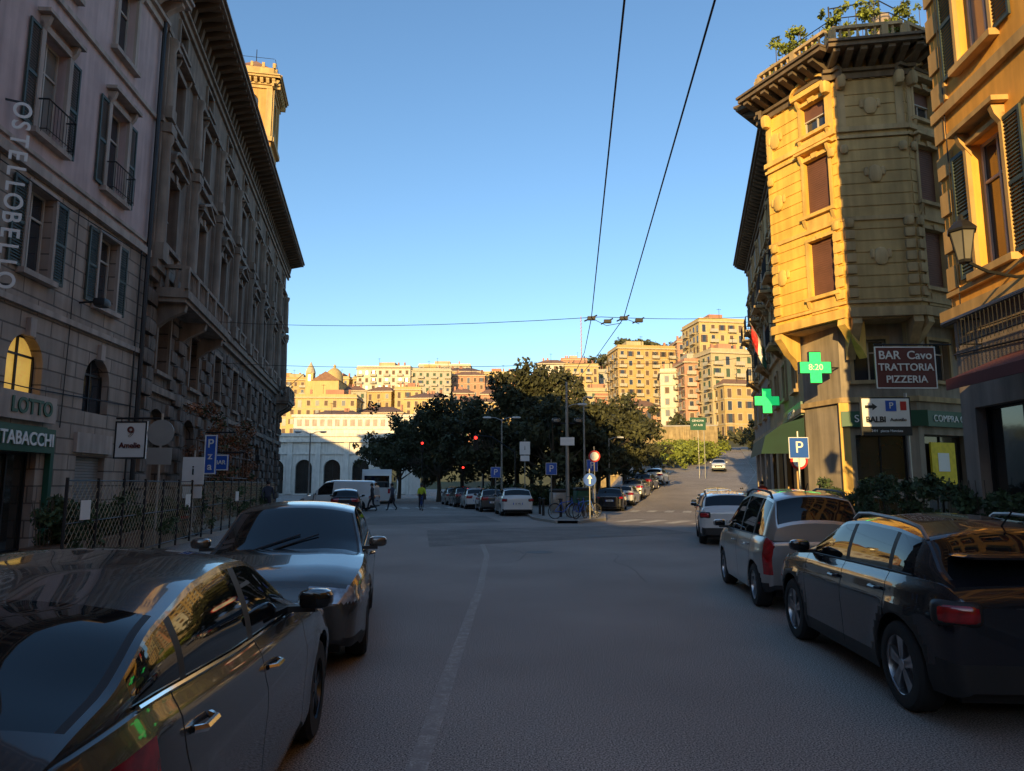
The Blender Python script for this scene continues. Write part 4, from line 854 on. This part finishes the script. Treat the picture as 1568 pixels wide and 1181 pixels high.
mpv=dict(L=3.58,W=1.62,H=1.66,fo=.7,wb=2.36,R=.3,belt=[(-1.79,.95),(-1.72,1.0),(-1.3,1.0),(.8,.98),(1.1,.97),(1.5,.9),(1.72,.78),(1.79,.62)],
  roof=[(-1.78,1.1),(-1.72,1.4),(-1.6,1.58),(-1.2,1.64),(-.2,1.67),(.35,1.58),(1.15,.975)],ws=(.42,1.13),rw=(-1.76,-1.58),sidew=[(-1.55,-1.12),(-1.04,-.2),(-.12,.82)],seams=[-1.1,-.16,.86])
city=dict(L=3.9,W=1.68,H=1.47,fo=.78,wb=2.45,R=.31,belt=[(-1.95,.9),(-1.85,.97),(-1.4,.98),(.7,.95),(1.1,.93),(1.6,.84),(1.85,.72),(1.95,.6)],
  roof=[(-1.9,.97),(-1.8,1.1),(-1.5,1.37),(-1.0,1.45),(-.3,1.47),(.15,1.43),(1.05,.94)],ws=(.22,1.03),rw=(-1.83,-1.5),sidew=[(-1.45,-1.1),(-1.02,-.22),(-.14,.65)],seams=[-1.1,-.18,.78])
vanp=dict(L=4.9,W=1.9,H=1.95,fo=.9,wb=3.1,R=.33,belt=[(-2.45,1.0),(.9,1.02),(1.4,1.0),(1.9,.95),(2.3,.8),(2.45,.6)],
  roof=[(-2.44,1.5),(-2.38,1.85),(-2.2,1.93),(.3,1.97),(.85,1.88),(1.65,1.0)],ws=(.95,1.62),rw=(-2.43,-2.36),sidew=[(.25,1.2)],seams=[-.8,.2,1.3])
car('parked_sedan',-2.1,3.8,96,p_dk,plate_t='GH 317 KX',strip_m=chrome,rim=rimd,te=.62,**fast)
car('parked_crossover',-2.6,8.75,-80,p_gr,clad=1,plate_t='GK 552',rim=rimd,**suv)
car('parked_hatchback',4.0,7.1,86.2,p_bk,clad=1,rails=2,tail='block',plate_t='FX 208 TT',rim=rimm,spoiler=True,**c3)
car('parked_minivan',4.43,11.7,83.6,p_sv,tail='tall',rails=1,plate_t='DK 844',rim=rimm,head='tall',**mpv)
car('parked_suv',6.7,22.4,77,p_wh,clad=1,rails=1,tail='block',**suv)
car('parked_car',8.1,28.2,75,p_bk,**city); car('parked_car',9.8,34,75,p_wh,**city); car('parked_car',11.5,40,75,p_gr,**suv)
car('parked_car',.05,40.6,97,p_wh,tail='block',**suv); car('parked_car',-1.4,45.8,98,p_gr,**city); car('parked_car',-2.7,50.6,100,p_wh,**city); car('parked_car',-3.8,55,102,p_dk,**suv); car('parked_car',-4.9,59.5,102,p_sv,**city)
car('parked_suv',6.6,47.2,78,p_bk,rails=1,tail='block',**suv); car('parked_car',8.5,53,72,p_wh,**city); car('parked_car',10.1,57.7,70,p_sv,**suv); car('parked_car',11.8,62.5,68,p_gr,**city); car('parked_car',13.8,67.5,68,p_wh,**city)
car('moving_car',24.5,84,-108,p_wh,**city)
car('delivery_van',-11.2,46.5,176,p_wh,**vanp); car('parked_car',-9.6,41.5,100,p_bk,**city); 
p=P('city_bus',(-12.2,66,0),97); L,W=10,2.5
pts=[(-5,.35),(5,.35),(5.05,1.2),(4.95,2.4),(4.7,2.9),(-4.9,2.95),(-5.05,2.5),(-5.05,.8)]
p.prism('body',p_wh,pts,-W/2,W/2)
for s in(-1,1):
    for k in range(6): p.box('side_window',cglass,-4.6+1.5*k,-3.2+1.5*k,s*(W/2+.0),s*(W/2+.02),1.3,2.45)
    for xc in(-3,3): wheel(p,xc,s*(W/2-.12),.48,s,rimm,.26,5)
    p.sq('mirror',black,(5.1,s*1.45,2.2),(.08,.1,.2),.5,8); p.box('rear_light',taill,-5.09,-5.04,s*.95,s*1.15,.9,1.3); p.box('front_light',headl,5.03,5.08,s*.8,s*1.1,.7,.9)
p.box('windscreen',cglass,5.0,5.08,-1.12,1.12,1.25,2.4); p.box('rear_window',cglass,-5.08,-5.03,-1.05,1.05,1.4,2.4); p.box('destination_display',black,4.9,5.0,-.9,.9,2.5,2.8); p.finish()
def bike(x,y,rot,z=.12):
    p=P('bicycle',(x,y,z),rot); r=.34
    for cx in(-.52,.52):
        p.tube('tyre',rubber,[(cx+r*math.cos(a),0,r+r*math.sin(a)) for a in np.linspace(0,2*math.pi,25)[:-1]],.02,6,True)
        for k in range(9): a=k*math.pi/9; p.tube('spoke',steel,[(cx-r*math.cos(a),0,r-r*math.sin(a)),(cx+r*math.cos(a),0,r+r*math.sin(a))],.003,3)
        p.tube('mudguard',black,[(cx+(r+.03)*math.cos(a),0,r+(r+.03)*math.sin(a)) for a in np.linspace(.3,2.6,9)],.018,4)
    for a,b in(((-.52,.34),(-.08,.3)),((-.52,.34),(-.2,.75)),((-.08,.3),(-.22,.85)),((-.08,.3),(.36,.75)),((-.2,.72),(.34,.82)),((.52,.34),(.32,.95))): p.tube('frame',blue,[(a[0],0,a[1]),(b[0],0,b[1])],.018,6)
    p.sq('saddle',black,(-.24,0,.9),(.13,.07,.035),.7,8); p.tube('handlebar',iron,[(.2,-.28,1.0),(.32,-.15,1.0),(.33,.15,1.0),(.2,.28,1.0)],.014,5); p.tube('crank',steel,[(-.08,-.12,.15),(-.08,-.06,.3),(-.08,.06,.3),(-.08,.12,.45)],.012,4); p.finish()
bike(2.5,33.6,20); bike(3.4,34.2,-15); bike(3.2,33.4,60); bike(-10.4,23.4,100); bike(-10.9,25.0,95)
# ------------------------------------------------------------------ people
def person(name,x,y,rot,J,top,bot,z=0):
    names=list(J); edges=[('pel','spine'),('spine','chest'),('chest','neck'),('neck','head'),('head','crown'),('chest','shL'),('shL','elL'),('elL','wrL'),('wrL','haL'),('chest','shR'),('shR','elR'),('elR','wrR'),('wrR','haR'),('pel','hiL'),('hiL','knL'),('knL','anL'),('anL','toL'),('pel','hiR'),('hiR','knR'),('knR','anR'),('anR','toR')]
    rads=dict(pel=.13,spine=.125,chest=.14,neck=.055,head=.095,crown=.075,shL=.065,elL=.045,wrL=.03,haL=.035,hiL=.095,knL=.062,anL=.042,toL=.038)
    for k in list(rads):
        if k.endswith('L'): rads[k[:-1]+'R']=rads[k]
    me=bpy.data.meshes.new('tmp'); me.from_pydata([J[k] for k in names],[(names.index(a),names.index(b)) for a,b in edges],[])
    o=bpy.data.objects.new('tmp',me); scene.collection.objects.link(o); o.modifiers.new('s','SKIN'); sv=me.skin_vertices[0].data
    for i,k in enumerate(names): sv[i].radius=(rads[k],rads[k]*.85 if k in('pel','spine','chest') else rads[k]); sv[i].use_root=(k=='pel')
    sb=o.modifiers.new('u','SUBSURF'); sb.levels=2; dg=bpy.context.evaluated_depsgraph_get(); dg.update(); m2=bpy.data.meshes.new_from_object(o.evaluated_get(dg)); bpy.data.objects.remove(o)
    root=P(name,(x,y,z),rot); c0=Vector(J['head'])
    root.sq('hair',hairm,tuple(c0+Vector((-.015,0,.05))),(.105,.1,.1),.9,12); root.sq('nose',skinm,tuple(c0+Vector((.1,0,-.0))),(.02,.014,.02),.9,6)
    for s in(-1,1): root.sq('eye',hairm,tuple(c0+Vector((.088,s*.035,.02))),(.01,.012,.007),1,6); root.sq('ear',skinm,tuple(c0+Vector((0,s*.1,0))),(.018,.012,.03),1,6)
    root.sq('mouth',redm,tuple(c0+Vector((.09,0,-.05))),(.01,.022,.005),1,6)
    for k in('haL','haR'):
        q=Vector(J[k]); 
        for i in range(4): root.tube('finger',skinm,[tuple(q+Vector((0,(i-1.5)*.018,-.02))),tuple(q+Vector((.01,(i-1.5)*.02,-.065-.01*(i in(1,2)))))],[.009,.006],5)
        root.tube('thumb',skinm,[tuple(q+Vector((.02,0,0))),tuple(q+Vector((.05,0,-.035)))],[.01,.007],5)
    ro=root.finish(60)
    m2.materials.clear()
    for mm in(top,bot,skinm,black): m2.materials.append(mm)
    hz=J['neck'][2]+.02; ank=[Vector(J['anL']),Vector(J['anR']),Vector(J['toL']),Vector(J['toR'])]; hands=[Vector(J['haL']),Vector(J['haR'])]
    for f in m2.polygons:
        c=f.center; leg=min((c-Vector(J[k])).length for k in('knL','knR','anL','anR','hiL','hiR')); arm=min((c-Vector(J[k])).length for k in('elL','elR','shL','shR','chest','spine','wrL','wrR'))
        i=2 if c.z>hz or min((c-h).length for h in hands)<.06 else (3 if min((c-a).length for a in ank)<.075 else (1 if leg<arm else 0)); f.material_index=i; f.use_smooth=True
    b=bpy.data.objects.new('body',m2); scene.collection.objects.link(b); b.parent=ro
def walk(s=1,lean=.03):
    return dict(pel=(0,0,.95),spine=(lean*.5,0,1.15),chest=(lean,0,1.36),neck=(lean+.01,0,1.5),head=(lean+.03,0,1.62),crown=(lean+.02,0,1.7),
     shL=(lean,.19,1.4),elL=(-.1*s+lean,.24,1.14),wrL=(-.02*s+lean,.24,.9),haL=(.01+lean,.24,.84),shR=(lean,-.19,1.4),elR=(.08*s,-.24,1.14),wrR=(.22*s,-.23,.93),haR=(.26*s,-.22,.88),
     hiL=(.02,.1,.9),knL=(.2*s,.1,.5),anL=(.28*s,.1,.1),toL=(.42*s if s>0 else -.14,.11,.05),hiR=(0,-.1,.9),knR=(-.02*s,-.1,.5),anR=(-.28*s,-.1,.16),toR=(-.16*s,-.11,.05))
cj=mat('dark_jacket',(.03,.03,.04),.9); ct=mat('jeans',(.05,.06,.09),.9); hv=mat('hi_vis_yellow',(.6,.75,.05),.8); rj=mat('red_jacket',(.3,.04,.03),.9)
person('walking_pedestrian',-8.7,44.5,170,walk(),cj,cj); person('walking_pedestrian',-7.7,46,160,walk(),ct,cj); person('walking_pedestrian',13.0,37,85,walk(),rj,ct,.12); person('walking_pedestrian',-10.2,52,20,walk(),rj,cj)
person('walking_pedestrian',-11.3,33,90,walk(),ct,cj,.12)
rid=dict(pel=(-.22,0,1.0),spine=(-.12,0,1.17),chest=(.0,0,1.36),neck=(.05,0,1.48),head=(.1,0,1.6),crown=(.09,0,1.68),shL=(.02,.19,1.38),elL=(.12,.24,1.16),wrL=(.2,.26,1.06),haL=(.22,.27,1.02),shR=(.02,-.19,1.38),elR=(.12,-.24,1.16),wrR=(.2,-.26,1.06),haR=(.22,-.27,1.02),
  hiL=(-.2,.1,.96),knL=(.1,.12,.75),anL=(-.05,.12,.5),toL=(.06,.12,.47),hiR=(-.2,-.1,.96),knR=(.08,-.12,.62),anR=(-.1,-.12,.22),toR=(.03,-.12,.17))
bike(-5.9,46.5,-75,0); person('cyclist',-5.9,46.5,-75,rid,hv,cj)
# ------------------------------------------------------------------ street furniture
def lamp(x,y,h,heads=2,rot=0,name='street_lamp'):
    p=P(name,(x,y,gz(x,y)+.1),rot); p.tube('pole',steel,[(0,0,0),(0,0,h*.5),(0,0,h)],[.08,.06,.045],10); p.lathe('base',iron,[(.16,0),(.16,.25),(.1,.5)],(0,0,0),'z',10)
    for s in((-1,1) if heads==2 else (1,)):
        p.tube('arm',steel,[(0,0,h-.1),(s*.4,0,h+.08),(s*.8,0,h+.12)],.03,6); p.sq('lamp_head',white,(s*1.0,0,h+.1),(.3,.12,.07),.6,10); p.sq('lamp_lens',lampg,(s*1.0,0,h+.05),(.22,.09,.05),.7,8)
    p.finish()
lamp(3.2,41.5,6.2,1,10); lamp(4.5,44,7.0,1,60); lamp(-.7,48,6,2,0); lamp(7.4,54,5,1,20); lamp(-16,56,5.6,2,0); lamp(-2.6,63,7,1,150)
p=P('overhead_line_pole',(2.75,35.2,.12),0); p.tube('pole',steel,[(0,0,0),(0,0,4.4),(0,0,6.7)],[.09,.075,.06],10)
p.tube('arm',iron,[(-.7,0,4.6),(.7,0,4.6)],.035); 
for s in(-1,1): p.sq('spotlight',iron,(s*.55,-.1,4.75),(.22,.14,.12),.5,8); p.sq('spotlight_glass',lampg,(s*.55,-.22,4.72),(.16,.04,.08),.5,8)
p.box('notice_panel',white,-.35,.35,-.14,-.11,3.5,3.9); p.finish()
def sign(name,x,y,h,kind,rot=0):
    p=P(name,(x,y,gz(x,y)+.12),rot); p.tube('pole',steel,[(0,0,0),(0,0,h+.2)],.03,8)
    if kind=='P': p.box('edge',white,-.3,.3,-.05,-.035,h-.62,h+.02); p.box('plate',blue,-.28,.28,-.062,-.051,h-.6,h) ; p.text('P',(0,-.07,h-.3),.5,white)
    elif kind=='round': p.lathe('plate',redm,[(0,-.06),(.3,-.06),(.3,-.035),(0,-.035)],(0,0,h-.3),'y',20); p.lathe('plate_centre',white,[(0,-.07),(.22,-.07)],(0,0,h-.3),'y',20)
    elif kind=='blue': p.lathe('plate',blue,[(0,-.06),(.3,-.06),(.3,-.035),(0,-.035)],(0,0,h-.3),'y',20); p.prism('arrow',white,[(-.04,h-.5),(.04,h-.5),(.04,h-.25),(.12,h-.25),(0,h-.08),(-.12,h-.25),(-.04,h-.25)],-.075,-.065)
    elif kind=='panel': p.box('plate',white,-.32,.32,-.06,-.035,h-.8,h); p.text('i',(0,-.07,h-.4),.4,black); p.box('lower_plate',white,-.28,.28,-.06,-.035,h-1.2,h-.86)
    elif kind=='dir': p.box('plate',greens,-.8,.8,-.06,-.035,h-1.3,h); p.text('GENOVA',(0,-.07,h-.35),.3,white); p.text('A7 A10',(0,-.07,h-.8),.3,white); p.tube('pole',steel,[(.6,0,0),(.6,0,h)],.04)
    elif kind=='back': p.lathe('plate',steel,[(0,-.05),(.33,-.05),(.33,-.03),(0,-.03)],(0,0,h-.3),'y',20); p.box('plate',steel,-.3,.3,-.05,-.03,h-1.1,h-.68)
    p.finish()
sign('parking_sign',8.7,21.5,3.0,'P'); sign('parking_sign',2.1,38,2.7,'P'); sign('parking_sign',4.4,39,2.9,'P'); sign('no_entry_sign',4.2,36.2,3.3,'round'); sign('direction_sign',3.6,33.0,2.1,'blue'); sign('information_sign',.8,44,4.2,'panel'); sign('motorway_direction_sign',19.0,72,6.2,'dir'); sign('road_sign',-8.9,17.9,3.2,'back',5); sign('road_sign',-9.4,21,2.4,'panel',0); sign('road_sign',9.9,24.5,2.7,'round'); sign('parking_sign',-1,43.5,2.6,'P')
def tlight(x,y,h=3.3,rot=0,arm=0):
    p=P('traffic_light',(x,y,gz(x,y)+.1),rot); p.tube('pole',iron,[(0,0,0),(0,0,h+.1)],.05,8); xo=0
    if arm: p.tube('arm',iron,[(0,0,h),(arm*.6,0,h+1),(arm,0,h+1.1)],.04,6); xo=arm
    zt=h+(1.1 if arm else 0); p.box('housing',black,xo-.15,xo+.15,-.16,.0,zt-.95,zt)
    for k,m in enumerate((redl,black,black)): p.lathe('lens',m,[(0,-.175),(.1,-.17),(.1,-.16)],(xo,0,zt-.18-.29*k),'y',12); p.lathe('visor',black,[(.115,-.16),(.115,-.3)],(xo,0,zt-.18-.29*k),'y',12)
    p.finish()
tlight(-4.6,67,3.3); tlight(-2.4,60,3.4); tlight(-7.6,60,5.2,0); tlight(.2,45,3.6,0,-2.5)
for x,y in((3.6,36),(4.1,36.8),(4.5,37.8),(2.4,35.2),(1.6,36.5),(1.5,38.5)):
    p=P('bollard',(x,y,.12)); p.lathe('post',iron,[(.07,0),(.06,.7),(.08,.75),(.08,.85),(0,.92)],(0,0,0),'z',10); p.finish()
p=P('recycling_bin',(4.1,41.5,.12),10); p.sq('bin',greens,(0,0,.65),(.5,.45,.65),.3,12); p.sq('lid',black,(0,0,1.3),(.52,.47,.1),.4,12); p.finish()
p=P('recycling_bin',(2.6,40.5,.12),10); p.sq('bin',steel,(0,0,.6),(.45,.4,.6),.3,12); p.sq('lid',black,(0,0,1.22),(.47,.42,.1),.4,12); p.finish()
for x,y,z,ms in((14.1,38,8.6,(greens,white,redm)),(14.5,39.5,9.2,(redm,white,redm))):
    p=P('flag',(x,y,z)); p.tube('flagpole',steel,[(0,0,0),(-1.0,-.3,1.6)],.025)
    for k,m in enumerate(ms):
        V=[];F=[]
        for i in range(4):
            for j in range(8): t=(k+i/3)/3; V.append((-.25-.65*t,-.1-.18*t+.07*math.sin(j*.9+t*5),.35+1.05*t-j*.16+.02*math.sin(i)))
        for i in range(3):
            for j in range(7): F.append((i*8+j,i*8+j+1,(i+1)*8+j+1,(i+1)*8+j))
        p.add('cloth',m,V,F)
    p.finish()
def sag(a,b,s,n=10): return [(a[0]+(b[0]-a[0])*t,a[1]+(b[1]-a[1])*t,a[2]+(b[2]-a[2])*t-s*4*t*(1-t)) for t in [i/n for i in range(n+1)]]
p=P('trolley_wires'); WA=[(-.9,-16,6.0),(2.06,17.9,6.0),(2.4,23,6.05),(2.75,35,6.3)]; WB=[(.2,-12,6.0),(2.9,17.9,6.0),(2.9,23,6.05),(2.8,35,6.3)]
for W_ in(WA,WB): 
    for a,b in zip(W_[:-1],W_[1:]): p.tube('contact_wire',iron,sag(a,b,0,2),.0115,5)
p.tube('contact_wire',iron,[(2.06,17.9,6.0),(2.6,19,6.05),(3.0,18.9,6.1)],.009,4); p.tube('contact_wire',iron,[(2.9,17.9,6.0),(3.5,19,6.1)],.009,4)
for c in((2.06,17.9,6.0),(2.9,17.9,6.0),(2.62,18.9,6.15),(3.5,19,6.2)):
    p.box('switch_fitting',iron,c[0]-.1,c[0]+.1,c[1]-.06,c[1]+.06,c[2]-.05,c[2]+.04); p.tube('switch_fitting',iron,[(c[0]-.18,c[1],c[2]-.08),(c[0]+.16,c[1]+.1,c[2]+.1)],.02,5)
p.finish()
p=P('span_wires'); 
p.tube('span_wire',iron,sag((-13.9,30.5,8.9),(2.4,18.6,6.2),.25),.009,4); p.tube('span_wire',iron,sag((2.4,18.6,6.2),(12.9,32,9.6),.15),.009,4); p.tube('span_wire',iron,sag((-14.6,34,7.6),(3.0,26,6.2),.2),.01,4); p.tube('span_wire',iron,sag((3.0,26,6.2),(13.3,36,8.4),.2),.01,4)
p.finish()
def scooter(x,y,rot,m):
    p=P('parked_scooter',(x,y,.12),rot)
    for cx in(-.6,.6): p.lathe('tyre',rubber,[(.14,.06),(.24,.05),(.27,0),(.24,-.05),(.14,-.06)],(cx,0,.27),'y',18); p.lathe('rim',steel,[(0,.04),(.15,.05)],(cx,0,.27),'y',14); p.lathe('rim',steel,[(0,-.04),(.15,-.05)],(cx,0,.27),'y',14)
    p.sq('tail_body',m,(-.45,0,.62),(.42,.19,.18),.6,12); p.sq('seat',black,(-.35,0,.82),(.42,.16,.07),.5,12); p.box('footboard',black,-.15,.35,-.17,.17,.3,.36)
    p.prism('leg_shield',m,[(.33,.3),(.42,.3),(.55,.95),(.47,.98)],-.2,.2); p.sq('front_fairing',m,(.5,0,.93),(.13,.17,.13),.7,10); p.sq('headlight',headl,(.6,0,.95),(.06,.09,.06),.8,8); p.tube('fork',steel,[(.6,0,.27),(.48,0,1.05)],.035,6)
    p.tube('handlebar',black,[(.38,-.33,1.1),(.46,0,1.06),(.38,.33,1.1)],.018,6); p.tube('mirror_stalk',black,[(.42,.25,1.1),(.42,.33,1.3)],.008,4); p.sq('mirror',black,(.42,.35,1.33),(.02,.07,.045),.7,8); p.sq('top_case',black,(-.85,0,1.0),(.18,.2,.15),.5,10); p.box('tail_light',taill,-.9,-.86,-.1,.1,.6,.68); p.finish()
scooter(13.2,41.5,20,p_rd); scooter(13.9,43.5,15,p_bk); scooter(-9.8,22,100,p_bk); scooter(-10.1,19.4,95,p_gr)
# ------------------------------------------------------------------ light, sky, camera
w=bpy.data.worlds.new('World'); scene.world=w; w.use_nodes=True; nt=w.node_tree; bg=nt.nodes['Background']
sk=nt.nodes.new('ShaderNodeTexSky'); sk.sky_type='NISHITA'; sk.sun_disc=False; sk.sun_elevation=rad(12); sk.sun_rotation=rad(196); sk.altitude=0; sk.air_density=1.1; sk.dust_density=.35; sk.ozone_density=3.0
hs=nt.nodes.new('ShaderNodeHueSaturation'); hs.inputs['Saturation'].default_value=1.04; nt.links.new(sk.outputs[0],hs.inputs['Color'])
nt.links.new(hs.outputs[0],bg.inputs['Color']); bg.inputs['Strength'].default_value=.25
sun=bpy.data.lights.new('sun','SUN'); sun.energy=7.5; sun.angle=rad(.5); sun.color=(1,.68,.26); so=bpy.data.objects.new('sun',sun); scene.collection.objects.link(so)
th=rad(16); el=rad(12); d=Vector((math.sin(th)*math.cos(el),math.cos(th)*math.cos(el),-math.sin(el))); so.rotation_euler=d.to_track_quat('-Z','Y').to_euler()
cam=bpy.data.cameras.new('camera'); co=bpy.data.objects.new('camera',cam); scene.collection.objects.link(co); co.location=(0,0,1.75); co.rotation_euler=(rad(90+7.9),0,0)
cam.sensor_width=36; cam.lens=36*1080/1568; cam.clip_end=5000; cam.clip_start=.05; scene.camera=co
scene.view_settings.view_transform='Standard'; scene.view_settings.look='None'; scene.view_settings.exposure=0
